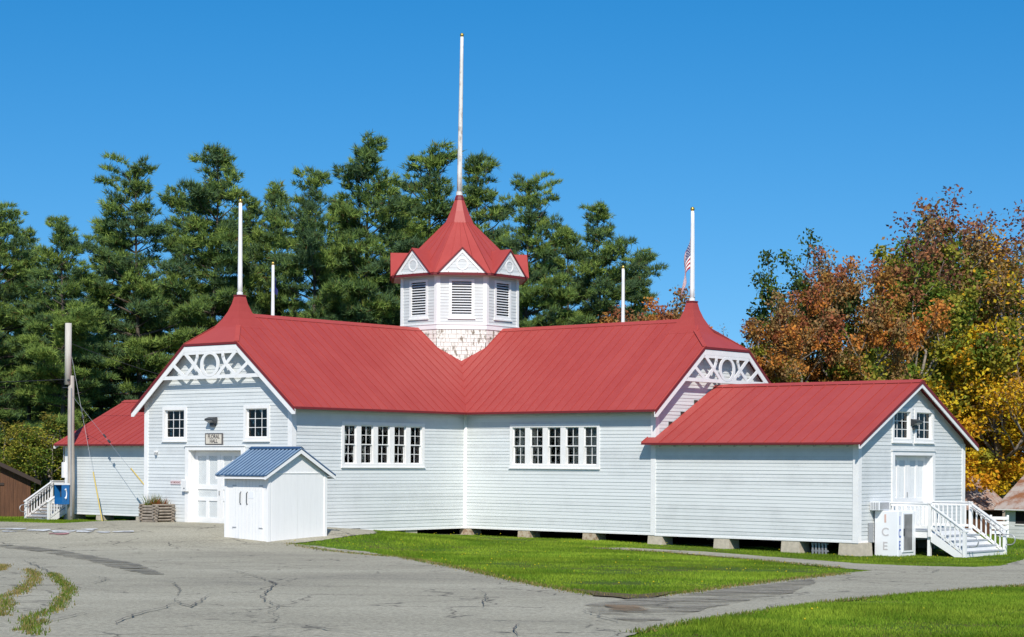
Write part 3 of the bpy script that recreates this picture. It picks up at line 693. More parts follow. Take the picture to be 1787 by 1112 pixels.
# corner boards
def corner(x, y, sx, sy, z0, z1, wd=.17):
    m = MB(); t = .036
    m.box(min(x + sx * t, x - sx * wd), max(x + sx * t, x - sx * wd), min(y + sy * t, y), max(y + sy * t, y), z0, z1)
    m.box(min(x + sx * (t - .002), x), max(x + sx * (t - .002), x), min(y - .001 * sy, y - sy * wd), max(y - .001 * sy, y - sy * wd), z0 + .001, z1 - .001)
    m.build("corner_board", "trim", hall)
corner(w, FA, 1, -1, .40, top + .05); corner(-w, FA, -1, -1, .40, top + .05); corner(w + L, -w, 1, -1, SB - .02, top + .05); corner(XE, -w, 1, -1, SB - .04, 3.44)
corner(XE, -w + N, 1, 1, SB - .04, 3.44); corner(-XE, -w, -1, -1, SB - .02, 3.44)
m = MB(); m.prism([(w, -w, SB - .02), (w + .10, -w, SB - .02), (w + .10, -w - .04, SB - .02), (w + .04, -w - .10, SB - .02), (w, -w - .10, SB - .02)], (0, 0, top - SB)); m.build("corner_board", "trim", hall)
# annex roofs
for sx in (1, -1):
    x0, x1 = (w + L - .28, XE + .33)
    for sg in (1, -1):
        pl = [(x0, 0), (x1, 0), (x1, AE), (x0, AE)]
        if sg == 1: pl = [(w + L + .04, 0), (x1, 0), (x1, AE), (x0, AE), (x0, AE - .36), (w + L + .04, AE - .36)]
        Pm = lambda u, v, dz, sx=sx, sg=sg: Vector((sx * u, AY - sg * v, AR - AS * v + dz))
        m = MB(); m.prism([Pm(u, v, 0) for u, v in pl], (0, 0, -.06)); rf = m.build("roof", "roof_edge", hall)
        if sg == 1: panels([(w + L + .05, 0), (x1, 0), (x1, AE), (w + L + .05, AE)], 0, .46, Pm, rf, phase=.05, rib=.02)
        if sg == 1: panels([(x0, AE - .355), (w + L + .05, AE - .355), (w + L + .05, AE), (x0, AE)], 0, .40, Pm, rf, rib=.02)
        if sg == -1: m = MB(); m.prism([Pm(u, v, .004) for u, v in pl], (0, 0, .01)); m.build("roof_panel", "roof_red", rf)
        m = MB(); e_ = x1 - .05
        m.prism([Pm(e_, v, dz) for v, dz in ((0, -.065), (AE + .01, -.065), (AE + .01, -.18), (AE - .06, -.22), (0, -.22))], (sx * .035, 0, 0)); m.build("barge_board", "trim", hall)
        m = MB(); m.prism([Pm(x1 - .012, v, dz) for v, dz in ((0, -.058), (AE + .02, -.058), (AE + .02, -.10), (0, -.10))], (sx * .014, 0, 0)); m.build("rake_edge", "roof_edge", hall)
    m = MB()
    for sg in (1, -1): m.prism([(sx * (w + L + .05), AY, AR + .035), (sx * x1, AY, AR + .035), (sx * x1, AY - sg * .2, AR + .035 - .1), (sx * (w + L + .05), AY - sg * .2, AR + .035 - .1)], (0, 0, .012))
    m.build("ridge_cap", "roof_red", hall)
    t = w + L + .35
    while t < XE:
        m = MB(); m.prism([(sx * t, -w + .1, 3.48), (sx * t, -w - .29, 3.27), (sx * t, -w - .29, 3.355), (sx * t, -w + .1, 3.56)], (sx * .07, 0, 0)); m.build("rafter_tail", "soffit", hall); t += .60
    m = MB(); m.prism([(sx * (w + L + .04), -w - .31, 3.335), (sx * XE, -w - .31, 3.335), (sx * XE, -w - .004, 3.49), (sx * (w + L + .04), -w - .004, 3.49)], (0, 0, -.012)); m.build("soffit", "soffit", hall)
# stepped flashing where the annex roof meets the end wall
for y in (-1.6, -2.4, -3.1):
    m = MB(); z = za(y); m.box(w + L + .025, w + L + .05, y - .02, y + .17, z - .05, z + .13); m.build("flashing", "brown_roof", hall)
# piers
for (x, y, wd, mt) in ((3.91, -3.90, .55, "stone_pier"), (6.69, -3.86, .56, "stone_pier"), (9.66, -3.86, .58, "stone_pier"), (12.5, -3.86, .62, "concrete"), (15.2, -3.86, .62, "concrete"), (17.85, -3.86, .70, "concrete"), (20.05, -3.86, .86, "concrete"),
                       (-20.0, -3.86, .85, "concrete"), (-17.8, -3.86, .52, "concrete"), (-15.05, -3.86, .45, "concrete"), (15.6, 1.5, .5, "concrete"), (18.0, 1.4, .4, "concrete"), (11.5, 1.0, .5, "concrete"), (-17.0, 1.5, .4, "concrete"), (20.0, 2.8, .6, "concrete"), (20.05, -1.0, .4, "concrete")):
    m = MB(); zb = lgz(x, y) - .25; m.loft([[(x + a_ * wd * f_, y + .30 + b_ * .30 * f_, z_) for a_, b_ in ((-.5, -1), (.5, -1), (.5, 1), (-.5, 1))] for z_, f_ in ((zb, 1.06), (SB - .03, .96))]); m.build("pier", mt, hall)
m = MB(); m.box(3.56, 3.81, -6.97, -6.35, -.1, SB - .02); m.build("pier", "concrete", hall)
# foundation wall deep under the floor keeps the crawl space dark
m = MB(); m.box(w - .5, XE - .8, -w + N - .6, -w + N - .5, -1, .31); m.box(-XE + .5, -w, -w + N - .6, -w + N - .5, -1, .31); m.box(-w, -w + .2, FA + .1, w, -1, .31); m.build("foundation", "concrete", hall)
# vent crate under the annex
m = MB()
for i in range(5): m.box(18.55 + i * .12, 18.61 + i * .12, -3.70, -3.66, -.2, .22)
m.box(18.5, 19.12, -3.65, -3.6, .18, .23); m.box(18.5, 19.12, -3.65, -3.6, -.05, -.0); m.build("vent_grille", "grey_metal", hall)

# ------------------------------------------------------------------ cupola
OR = 2.473
def octp(r, i, z): a_ = R(-45 + (i - .5) * 45); return Vector((r * math.cos(a_), r * math.sin(a_), z))   # corner i of face i (face 0 looks at the valley)
def face(i, r, z):
    """frame of face i: centre, direction along it (to the right as seen from outside), outward normal"""
    a_ = R(-45 + i * 45); n = Vector((math.cos(a_), math.sin(a_), 0)); return n * r * math.cos(R(22.5)) + Vector((0, 0, z)), Vector((-n.y, n.x, 0)), n
HW = OR * math.sin(R(22.5))
for i in range(8):
    c, d, n = face(i, OR, 0)
    if i in (0, 1, 7):
        Pc, wl = wall(c, d, n, [(-HW, 8.02), (HW, 8.02), (HW, 9.96), (-HW, 9.96)], [(-.44, .44, 8.33, 9.70)])
        lv = MB(); frame_boxes(lv, Pc, -.485, .485, 8.27, 9.75, .105, -.02, .04, .09); lv = lv.build("louver", "trim", hall)
        trim_box(Pc, -.53, .53, 8.21, 8.268, -.01, .07, "sill", "trim", lv)
        trim_box(Pc, -.40, .40, 8.30, 9.70, -.20, -.18, "backing", "dark_void", lv)
        for k in range(13):
            z = 8.37 + k * .1005; m = MB(); m.prism([Pc(-.38, z + .052, -.10), Pc(.38, z + .052, -.10), Pc(.38, z, .012), Pc(-.38, z, .012)], Vector((0, 0, .018))); m.build("slat", "louver_slat", lv)
        trim_box(Pc, -HW - .012, HW + .012, 7.82, 8.00, -.02, .036, "skirt_board", "trim")
        trim_box(Pc, -HW - .02, HW + .02, 7.995, 8.03, -.02, .056, "drip_board", "trim")
        # white shingles down to the roofs
        base = MB(); base.prism([Pc(-HW, 5.6, -.06), Pc(HW, 5.6, -.06), Pc(HW, 7.84, -.06), Pc(-HW, 7.84, -.06)], n * .05); sw = base.build("shingle_wall", "dark_void", hall)
        for r_ in range(9):
            zt = 7.815 - r_ * .158; zb = zt - .17; s_ = -HW - random.uniform(0, .2)
            while s_ < HW:
                wd = random.choice((.13, .17, .2, .24, .30, .34)); a_, b_ = max(-HW, s_), min(HW, s_ + wd - .010); zmid = zb - random.uniform(0, .012)
                q = Pc((a_ + b_) / 2, zt, 0); roofz = RZ - RS * (min(abs(q.x), abs(q.y)) if False else min(abs(q.x), abs(q.y)))
                if b_ - a_ > .03 and zt > roofz - .25:
                    m = MB(); e0, e1 = .020 + random.uniform(0, .006), .006
                    m.v = [tuple(p) for p in (Pc(a_, zmid, e0), Pc(b_, zmid, e0), Pc(b_, zt, e1), Pc(a_, zt, e1), Pc(a_, zmid, -.005), Pc(b_, zmid, -.005), Pc(b_, zt, -.005), Pc(a_, zt, -.005))]
                    m.f = [(0, 1, 2, 3), (7, 6, 5, 4), (0, 4, 5, 1), (3, 2, 6, 7), (0, 3, 7, 4), (1, 5, 6, 2)]
                    m.build("shingle", "shingle_white", sw)
                s_ += wd
    else:
        m = MB(); m.prism([c - d * HW + Vector((0, 0, 6)), c + d * HW + Vector((0, 0, 6)), c + d * HW + Vector((0, 0, 9.96)), c - d * HW + Vector((0, 0, 9.96))], -n * .03); m.build("wall", "siding", hall)
    p = octp(OR, i, 0); a_ = R(-45 + (i - .5) * 45); pn = Vector((math.cos(a_), math.sin(a_), 0)); tn = Vector((-pn.y, pn.x, 0))
    if i in (0, 1, 2, 7):
        c2, d2, n2 = face(i, OR, 0); cm, dm, nm = face(i - 1, OR, 0)
        m = MB(); pts = [p - dm * .12, p - dm * .12 + nm * .034, p + pn * .037, p + d2 * .12 + n2 * .034, p + d2 * .12]
        m.prism([q + Vector((0, 0, 8.03)) for q in pts], (0, 0, 1.93)); m.build("corner_board", "trim", hall)
ER, EZ, BR, BZ = 2.87, 9.97, .56, 12.17
ce, cb = ER * math.cos(R(22.5)), BR * math.cos(R(22.5))
m = MB(); m.loft([[octp(ER, i, EZ - .09) for i in range(8)], [octp(ER, i, EZ) for i in range(8)], [octp(BR, i, BZ) for i in range(8)]]); crf = m.build("cupola_roof", "roof_edge", hall)
m = MB(); m.loft([[octp(ER - .10, i, EZ - .10) for i in range(8)], [octp(ER - .10, i, EZ - .091) for i in range(8)]]); m.build("cupola_soffit", "soffit", hall)
for i in range(8):
    c, d, n = face(i, 1, 0); slope = (BZ - EZ) / (ce - cb)
    P3 = lambda u, v, dz, d=d, n=n: d * u + n * v + Vector((0, 0, EZ + (ce - v) * slope + dz))
    he, hb = ER * math.sin(R(22.5)), BR * math.sin(R(22.5))
    pl = [(-he, ce + .01), (he, ce + .01), (hb, cb), (-hb, cb)]
    if i in (0, 1, 7): 
        for k in range(4):
            f0, f1 = -1 + k * .5, -.5 + k * .5
            q = [(he * f0 + .004, ce + .01), (he * f1 - .004, ce + .01), (hb * f1 - .002, cb), (hb * f0 + .002, cb)]
            m = MB(); m.prism([P3(*t_, .004) for t_ in q], (0, 0, .012))
            a0, b0 = Vector(q[0]), Vector(q[3]); m.prism([P3(a0.x, a0.y, .015), P3(a0.x + .03, a0.y, .015), P3(b0.x + .014, b0.y, .015), P3(b0.x, b0.y, .015)], (0, 0, .03)); m.build("roof_panel", "roof_red", crf)
    else: m = MB(); m.prism([P3(*t_, .004) for t_ in pl], (0, 0, .012)); m.build("roof_panel", "roof_red", crf)
    # gablet over each face
    gw_, gh = .97, .98; f0 = ce + .015; tip = EZ + gh
    vb = ce - (gh - .03) / slope
    Pg = lambda u, z, e, c=c, d=d, n=n: d * u + n * (f0 + e) + Vector((0, 0, z))
    gbl = MB(); gbl.prism([Pg(-gw_ + .08, EZ + .01, -.06), Pg(gw_ - .08, EZ + .01, -.06), Pg(0, tip - .06, -.06)], n * .03); gbl = gbl.build("gablet", "siding" if i in (0, 1, 7) else "trim", hall)
    for sg in (1, -1):
        m = MB(); bk = n * vb + Vector((0, 0, tip)); 
        m.prism([Pg(0, tip, .04), Pg(sg * gw_, EZ - .02, .04), d * sg * gw_ * 1.0 + n * (ce - .12) + Vector((0, 0, EZ + .02)), bk], (0, 0, .02)); m.build("roof_panel", "roof_red", gbl)
        m = MB(); m.prism([Pg(0, tip - .005, .015), Pg(sg * gw_, EZ - .025, .015), Pg(sg * (gw_ - .06), EZ - .025, .015), Pg(0, tip - .06, .015)], n * .028); m.build("rake_edge", "roof_edge", gbl)
        if i in (0, 1, 7):
            m = MB(); m.prism([Pg(0, tip - .06, -.03), Pg(sg * (gw_ - .065), EZ, -.03), Pg(sg * (gw_ - .24), EZ, -.03), Pg(0, tip - .22, -.03)], n * .03); m.build("rake_trim", "trim", gbl)
    if i in (0, 1, 7):
        m = MB(); m.prism([Pg(-gw_ + .06, EZ, -.03), Pg(gw_ - .06, EZ, -.03), Pg(gw_ - .12, EZ + .07, -.03), Pg(-gw_ + .12, EZ + .07, -.03)], n * .025); m.build("base_trim", "trim", gbl)
        m = MB(); k = 28; rc = EZ + .33
        for q in range(k):
            t0, t1 = 2 * math.pi * q / k, 2 * math.pi * (q + 1) / k
            m.prism([Pg(math.cos(t0) * .235, rc + math.sin(t0) * .235, -.03), Pg(math.cos(t1) * .235, rc + math.sin(t1) * .235, -.03), Pg(math.cos(t1) * .18, rc + math.sin(t1) * .18, -.03), Pg(math.cos(t0) * .18, rc + math.sin(t0) * .18, -.03)], n * .022)
        m.build("medallion", "trim", gbl)
        for q in range(1, 6):
            z = EZ + .07 + q * .115; hw_ = (gw_ - .08) * (1 - (z - EZ) / gh) - .13
            if hw_ > .05: m = MB(); m.prism([Pg(-hw_, z, -.03), Pg(hw_, z, -.03), Pg(hw_, z + .10, -.03), Pg(-hw_, z + .10, -.03)], n * .006); m.build("clapboard_strip", "siding", gbl)
m = MB(); m.loft([[octp(BR + .05, i, BZ - .06) for i in range(8)], [octp(BR + .035, i, BZ) for i in range(8)], [octp(.38, i, 12.62) for i in range(8)], [octp(.19, i, 13.10) for i in range(8)]]); sp = m.build("spire", "roof_red", hall)
m = MB(); m.loft([[octp(.21, i, 13.09) for i in range(8)], [octp(.20, i, 13.14) for i in range(8)], [octp(.17, i, 13.22) for i in range(8)], [octp(.11, i, 13.32) for i in range(8)]]); m.build("finial_cap", "roof_edge", sp)
flush_boards()

# ================================================================== FLAGPOLES AND FLAGS
def flagpole(base, top_z, r0, r1, material, label, ball=True, lean=(0, 0)):
    t = thing("flagpole", label, "flagpole", base, "flagpoles on the roof")
    h = top_z - base[2]
    m = MB(); n = 7; m.tube([(lean[0] * (k / n), lean[1] * (k / n), h * k / n) for k in range(n + 1)], [r0 + (r1 - r0) * k / n for k in range(n + 1)], 10); m.build("shaft", material, t, smooth=True)
    if ball:
        m = MB(); k = 6; m.loft([[(lean[0] + math.cos(a_) * r_, lean[1] + math.sin(a_) * r_, h + z_) for a_ in [2 * math.pi * q / 8 for q in range(8)]] for z_, r_ in ((0, .03), (.03, .065), (.08, .08), (.13, .06), (.155, .015))]); m.build("ball", "gold", t, smooth=True)
    m = MB(); m.tube([(0, 0, -.02), (0, 0, .12)], r0 * 1.25, 10); m.build("collar", material, t)
    m = MB(); m.tube([(r0 + .03, 0, .15), (r1 + .02, 0, h * .98)], .006, 4); m.build("halyard", "pole_white", t)
    return t
flagpole((0, -11.43, 8.51), 11.75, .085, .06, "pole_white", "white flagpole on the peak of the gable above the round-ring truss over the sign")
flagpole((11.25, 0, 8.51), 11.75, .085, .06, "pole_white", "white flagpole carrying the striped flag on the right gable peak")
flagpole((-10.85, 0, 7.9), 11.2, .085, .06, "pole_white", "white flagpole with the dark blue flag behind the left ridge")
flagpole((0, 10.75, 7.9), 11.25, .085, .06, "pole_white", "bare white flagpole behind the right ridge in front of the orange foliage")
flagpole((0, 0, 13.3), 19.55, .105, .065, "pole_worn", "tall weathered white flagpole on top of the cupola spire", lean=(.09, 0))

def flag_striped():
    """limp flag: hoist along the pole, cloth hanging down in folds"""
    t = thing("flag", "red and white striped flag with starred blue corner hanging limp on the right pole", "flag", (11.25, 0, 10.75))
    hgt = 1.15; nu, nv = 26, 13
    def P(u, v):   # u along the fly 0..1, v down the hoist 0..1
        hx = -.08 - .34 * u * (1 - .25 * u) + .05 * math.sin(9 * u + 2.5 * v); hy = .10 * math.sin(11 * u + 3 * v) * u
        z = -v * hgt * (1 - .45 * u) - 1.60 * u ** 1.25
        d1 = Vector((1, 0, 0)) * .79 - Vector((0, 1, 0)) * .0
        c, s_ = math.cos(ANG), math.sin(ANG)
        return Vector((hx * c - hy * s_, hx * s_ + hy * c, z + .1))
    parts = {"flag_red": MB(), "flag_white": MB(), "flag_blue": MB()}
    for i in range(nu):
        for j in range(nv):
            mt = "flag_blue" if (j < 7 and i < 10) else ("flag_red" if j % 2 == 0 else "flag_white")
            parts[mt].poly([P(i / nu, j / nv), P((i + 1) / nu, j / nv), P((i + 1) / nu, (j + 1) / nv), P(i / nu, (j + 1) / nv)])
    parts["flag_red"].build("red_stripes", "flag_red", t); parts["flag_white"].build("white_stripes", "flag_white", t); parts["flag_blue"].build("canton", "flag_blue", t)
    m = MB()
    for i in range(6):
        for j in range(5):
            u, v = (.02 + i * .062) + .02, (.04 + j * .10); p = P(u, v); q = P(u + .02, v); r_ = P(u, v + .03); n = (q - p).cross(r_ - p).normalized() * .012
            for sg in (1, -1): m.poly([p + n * sg + (q - p) * 1.0 * math.cos(a_) + (r_ - p) * .8 * math.sin(a_) for a_ in [k * 2 * math.pi / 5 for k in range(5)]])
    m.build("stars", "flag_white", t)
flag_striped()
m = MB(); nu, nv = 14, 8
def PB(u, v):
    return Vector((.07 + .10 * u + .05 * math.sin(8 * u + v * 2), .06 * math.sin(9 * u + 2 * v), .35 - v * .55 * (1 - .4 * u) - .62 * u))
for i in range(nu):
    for j in range(nv): m.poly([PB(i / nu, j / nv), PB((i + 1) / nu, j / nv), PB((i + 1) / nu, (j + 1) / nv), PB(i / nu, (j + 1) / nv)])
fb = m.build("flag", "flag_blue"); fb.location = l2w((-10.85, 0, 10.35)); setp(fb, label="dark blue flag hanging limp on the pole behind the left ridge", category="flag")

# ================================================================== THINGS ON THE WALLS
FONT = bpy.data.curves["Bfont"] if False else None
def text_mesh(s_, size, name, material, parent, mtx, extrude=.004, xs=1.0):
    cu = bpy.data.curves.new(name, 'FONT'); cu.body = s_; cu.size = size; cu.align_x = 'CENTER'; cu.align_y = 'CENTER'; cu.extrude = extrude; cu.offset = size * .018
    to = bpy.data.objects.new(name, cu); COL.objects.link(to); dg = bpy.context.evaluated_depsgraph_get()
    me = bpy.data.meshes.new_from_object(to.evaluated_get(dg)); bpy.data.objects.remove(to); bpy.data.curves.remove(cu)
    me.transform(Matrix.Diagonal((xs, 1, 1, 1))); me.transform(mtx); me.materials.append(MATS[material]); me.name = name
    o = bpy.data.objects.new(name, me); COL.objects.link(o); o.parent = parent; return o
FRONT = Matrix(((1, 0, 0, 0), (0, 0, -1, 0), (0, 1, 0, 0), (0, 0, 0, 1)))         # text on a wall looking to -y
SIDE = Matrix(((0, 0, 1, 0), (1, 0, 0, 0), (0, 1, 0, 0), (0, 0, 0, 1)))           # text on a wall looking to +x
def T(x, y, z): return Matrix.Translation((x, y, z))

sg_ = thing("sign", "cream FLORAL HALL sign in a dark frame above the double door", "sign", (-.045, FA - .03, 3.29))
MB().box(-.435, .435, -.035, .0, 0, .36).build("board", "sign_cream", sg_)
m = MB()
for a_ in ((-.45, .45, -.045, 0, -.02, .012), (-.45, .45, -.045, 0, .348, .38), (-.45, -.418, -.045, 0, .012, .348), (.418, .45, -.045, 0, .012, .348)): m.box(*a_)
m.build("frame", "sign_dark", sg_)
text_mesh("FLORAL", .185, "lettering", "sign_dark", sg_, T(0, -.037, .255) @ FRONT, xs=.95); text_mesh("HALL", .185, "lettering", "sign_dark", sg_, T(0, -.037, .10) @ FRONT, xs=.95)
sg2 = thing("sign", "small pale NO SMOKING sign on the siding left of the double door", "sign", (-2.12, FA - .028, 1.87)); MB().box(-.27, .27, -.012, 0, 0, .14).build("plate", "sign_pink", sg2)
text_mesh("NO SMOKING", .10, "lettering", "letter_red", sg2, T(0, -.014, .07) @ FRONT, .002, xs=.82)
nb = thing("notice_box", "narrow white notice box on the left door casing", "box", (-1.52, FA - .05, 1.63)); MB().box(-.155, .155, -.09, 0, 0, .43).build("case", "trim", nb, bev=.006)
m = MB(); m.box(-.11, .11, -.096, -.09, .05, .38); m.build("notice", "notice_paper", nb); m = MB(); m.box(-.03, .03, -.10, -.0965, .09, .13); m.build("latch", "dark_metal", nb)

def flood(base, rot, label, s_=1.0, hood=True):
    t = thing("wall_light", label, "light", base, rot=-ANG + rot)
    m = MB(); m.prism([(-.21 * s_, -.02, .06 * s_), (-.21 * s_, -.24 * s_, .16 * s_), (-.21 * s_, -.24 * s_, .22 * s_), (-.21 * s_, -.02, .28 * s_)], (.42 * s_, 0, 0)); m.build("hood", "dark_metal", t)
    m = MB(); m.prism([(-.17 * s_, -.03, .07 * s_), (-.17 * s_, -.20 * s_, .02 * s_ + .11 * s_), (-.17 * s_, -.235 * s_, .155 * s_), (-.17 * s_, -.04, .05 * s_)], (.34 * s_, 0, 0)); m.build("lens", "grey_metal", t)
    m = MB(); m.box(-.10 * s_, .10 * s_, -.10 * s_, 0.02, -.05 * s_, .07 * s_); m.build("bracket", "dark_metal", t)
    return t
flood((-.09, FA - .03, 3.95), 0, "dark hooded floodlight above the FLORAL HALL sign")
flood((XE + .03, -.39, 3.93), R(90), "dark hooded floodlight between the two gable windows of the right annex")
lp = thing("wall_light", "tiny grey jelly-jar lamp low on the left side of the sign gable", "light", (-3.16, FA - .03, 2.90)); m = MB(); m.tube([(0, -.05, 0), (0, -.05, .10)], [.045, .055], 8); m.build("jar", "galv", lp); m = MB(); m.box(-.05, .05, -.1, 0, .10, .16); m.build("bracket", "trim", lp)

# ================================================================== STORAGE SHED
SX0, SX1, SY0, SY1 = 5.24, 7.20, -16.57, -14.14
szb = .2
shed = thing("storage_shed", "small white shed with ribbed blue gable roof standing before the hall door", "shed", (6.2, -15.3, szb)); sb = (6.2, -15.3, szb)
m = MB(); m.box(SX0, SX1, SY0, SY1, szb - .35, 2.33); m.prism([(SX0, SY0, 2.33), (SX0, SY1, 2.33), (SX0, (SY0 + SY1) / 2, 3.02)], (SX1 - SX0, 0, 0)); sw = m.build("wall", "shed_white", shed, off=sb)
for i in range(1, 9):       # grooves between the vertical boards of the sides
    y = SY0 + i * (SY1 - SY0) / 9; m = MB(); m.box(SX1, SX1 + .004, y - .1375, y + .1375, szb - .3, 2.30); m.build("board", "shed_white", sw, off=sb)
for a_ in ((SX1, SX1 + .03, SY0 - .03, SY0 + .07), (SX0 - .03, SX0 + .07, SY0 - .03, SY0 - .001), (SX1 - .07, SX1 - .001, SY0 - .028, SY0 - .001), (SX1, SX1 + .028, SY1 - .08, SY1 + .03)):
    m = MB(); m.box(*a_, szb - .3, 2.3); m.build("corner_trim", "shed_white", shed, off=sb)
m = MB(); m.box(SX1, SX1 + .022, SY0 + .07, SY1 - .08, 2.335, 2.36); m.build("belly_board", "shed_white", shed, off=sb)
for a_, b_ in ((5.60, 6.225), (6.235, 6.95)):
    m = MB(); m.box(a_, b_, SY0 - .018, SY0 - .001, szb - .02, 2.14); d_ = m.build("door", "shed_white", shed, off=sb)
    k = a_ + .12
    while k < b_ - .05: m = MB(); m.box(k - .005, k + .005, SY0 - .021, SY0 - .018, szb, 2.12); m.build("groove", "grey_metal" if False else "door_panel", d_, off=sb); k += .15
    hx = 5.97 if a_ < 6 else 6.27
    m = MB(); m.tube([(hx, SY0 - .02, 1.76), (hx, SY0 - .06, 1.72), (hx, SY0 - .065, 1.42), (hx, SY0 - .02, 1.37)], .014, 6); m.build("handle", "dark_metal", d_, off=sb)
for hz in (.45, 1.75):
    for hx, sg in ((5.60, 1), (6.95, -1)): m = MB(); m.box(min(hx - .02 * sg, hx + .16 * sg), max(hx - .02 * sg, hx + .16 * sg), SY0 - .024, SY0 - .0185, szb + hz - .02, szb + hz + .02); m.build("hinge", "galv", shed, off=sb)
m = MB(); m.box(6.32, 6.56, SY0 - .024, SY0 - .018, 1.56, 1.78); m.build("notice", "ice_white", shed, off=sb)
yr = (SY0 + SY1) / 2; ov = .27; rx0, rx1 = SX0 - .20, SX1 + .17; sl_ = .50; zr = 3.12; ey = (SY1 - SY0) / 2 + ov
for sg in (-1, 1):
    pl = lambda x, v, dz: (x, yr + sg * v, zr - .565 * v + dz)
    m = MB(); m.prism([pl(rx0, 0, 0), pl(rx1, 0, 0), pl(rx1, ey, 0), pl(rx0, ey, 0)], (0, 0, -.03)); rf = m.build("roof", "blue_metal", shed, off=sb)
    n = 13
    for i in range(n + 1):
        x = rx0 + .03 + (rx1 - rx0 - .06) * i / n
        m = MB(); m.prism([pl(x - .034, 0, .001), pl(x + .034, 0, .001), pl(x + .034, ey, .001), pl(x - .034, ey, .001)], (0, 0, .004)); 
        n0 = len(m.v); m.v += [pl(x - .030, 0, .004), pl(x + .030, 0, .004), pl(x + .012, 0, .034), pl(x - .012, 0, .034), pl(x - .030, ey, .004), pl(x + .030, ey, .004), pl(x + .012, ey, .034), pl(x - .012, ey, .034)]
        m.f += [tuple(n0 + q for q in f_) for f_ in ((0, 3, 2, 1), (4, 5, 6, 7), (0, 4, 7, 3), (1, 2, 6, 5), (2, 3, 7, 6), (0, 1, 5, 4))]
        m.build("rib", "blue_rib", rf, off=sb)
    for x in (rx0 + .01, rx1 - .045):
        m = MB(); m.prism([pl(x, 0, -.032), pl(x, ey, -.032), pl(x, ey, -.14), pl(x, 0, -.16)], (.035, 0, 0)); m.build("rake_board", "shed_white", shed, off=sb)
    m = MB(); m.prism([pl(rx0 + .046, ey - .03, -.06), pl(rx1 - .046, ey - .03, -.06), pl(rx1 - .046, ey - .03, -.135), pl(rx0 + .046, ey - .03, -.135)], (0, sg * -.025, 0)); m.build("eave_board", "shed_white", shed, off=sb)
m = MB()
for sg in (-1, 1): m.prism([(rx0, yr, zr + .045), (rx1, yr, zr + .045), (rx1, yr + sg * .11, zr - .02), (rx0, yr + sg * .11, zr - .02)], (0, 0, .01))
m.build("ridge_cap", "blue_metal", shed, off=sb)

# ================================================================== ICE CABINET, STEPS
ib = (20.75, -2.4, lgz(20.75, -2.4)); zb_ = ib[2]
ice = thing("ice_cabinet", "tall white outdoor ice cabinet with ICE lettering and a grey door beside the steps", "ice cabinet", ib)
ix0, ix1, iy0, iy1 = 20.36, 21.20, -2.93, -1.80
m = MB(); m.box(ix0, ix1, iy0, iy1, zb_ - .03, 1.275); m.build("cabinet", "ice_white", ice, off=ib, bev=.02)
m = MB(); m.box(ix1, ix1 + .03, -2.70, -1.98, zb_ + .12, 1.22); dd = m.build("door", "ice_white", ice, off=ib, bev=.008)
m = MB(); m.box(ix1 + .03, ix1 + .036, -2.61, -2.10, .04, 1.17); m.build("door_panel", "ice_glass", dd, off=ib)
m = MB(); m.box(ix1 + .03, ix1 + .07, -2.645, -2.62, .50, .72); m.build("handle", "dark_metal", dd, off=ib)
m = MB(); m.box(ix0 + .02, ix1 - .02, iy0 + .02, iy1 - .02, zb_ - .10, zb_ - .03); m.build("base", "dark_metal", ice, off=ib)
for ch, z, mt, sz in (("I", 1.02, "faded_red", .36), ("C", .60, "faded_grey", .36), ("E", .16, "faded_grey", .36)):
    text_mesh(ch, sz, "lettering", mt, ice, T(20.745 - ib[0], iy0 - .003 - ib[1], z - ib[2]) @ FRONT, .003, xs=1.05 if ch != "I" else 1.3)
for ch, z, mt in (("I", .96, "letter_blue"), ("C", .56, "letter_blue"), ("E", .19, "letter_blue")):
    text_mesh(ch, .38, "lettering", mt, ice, T(ix1 + .003 - ib[0], -2.83 - ib[1], z - ib[2]) @ SIDE, .003, xs=.55)
ac = thing("air_conditioner", "small grey ribbed air conditioner on the wall above the ice cabinet", "air conditioner", (XE + .2, -2.84, 1.285))
m = MB(); m.box(-.17, .17, -.32, .32, 0, .28); m.build("case", "ice_white", ac, bev=.01)
for k in range(11): m = MB(); m.box(.172, .182, -.28 + k * .053, -.255 + k * .053, .03, .25); m.build("fin", "grey_metal", ac)
for k in range(5): m = MB(); m.box(-.13 + k * .06, -.10 + k * .06, -.33, -.321, .03, .25); m.build("fin", "grey_metal", ac)
gpn = MB().box(XE + .028, XE + .06, -3.24, -2.96, .28, .89); solo(gpn, "access_panel", "grey_metal", "dark grey access panel on the wall at the left of the ice cabinet", "panel", (XE + .04, -3.1, .28), bev=.004)

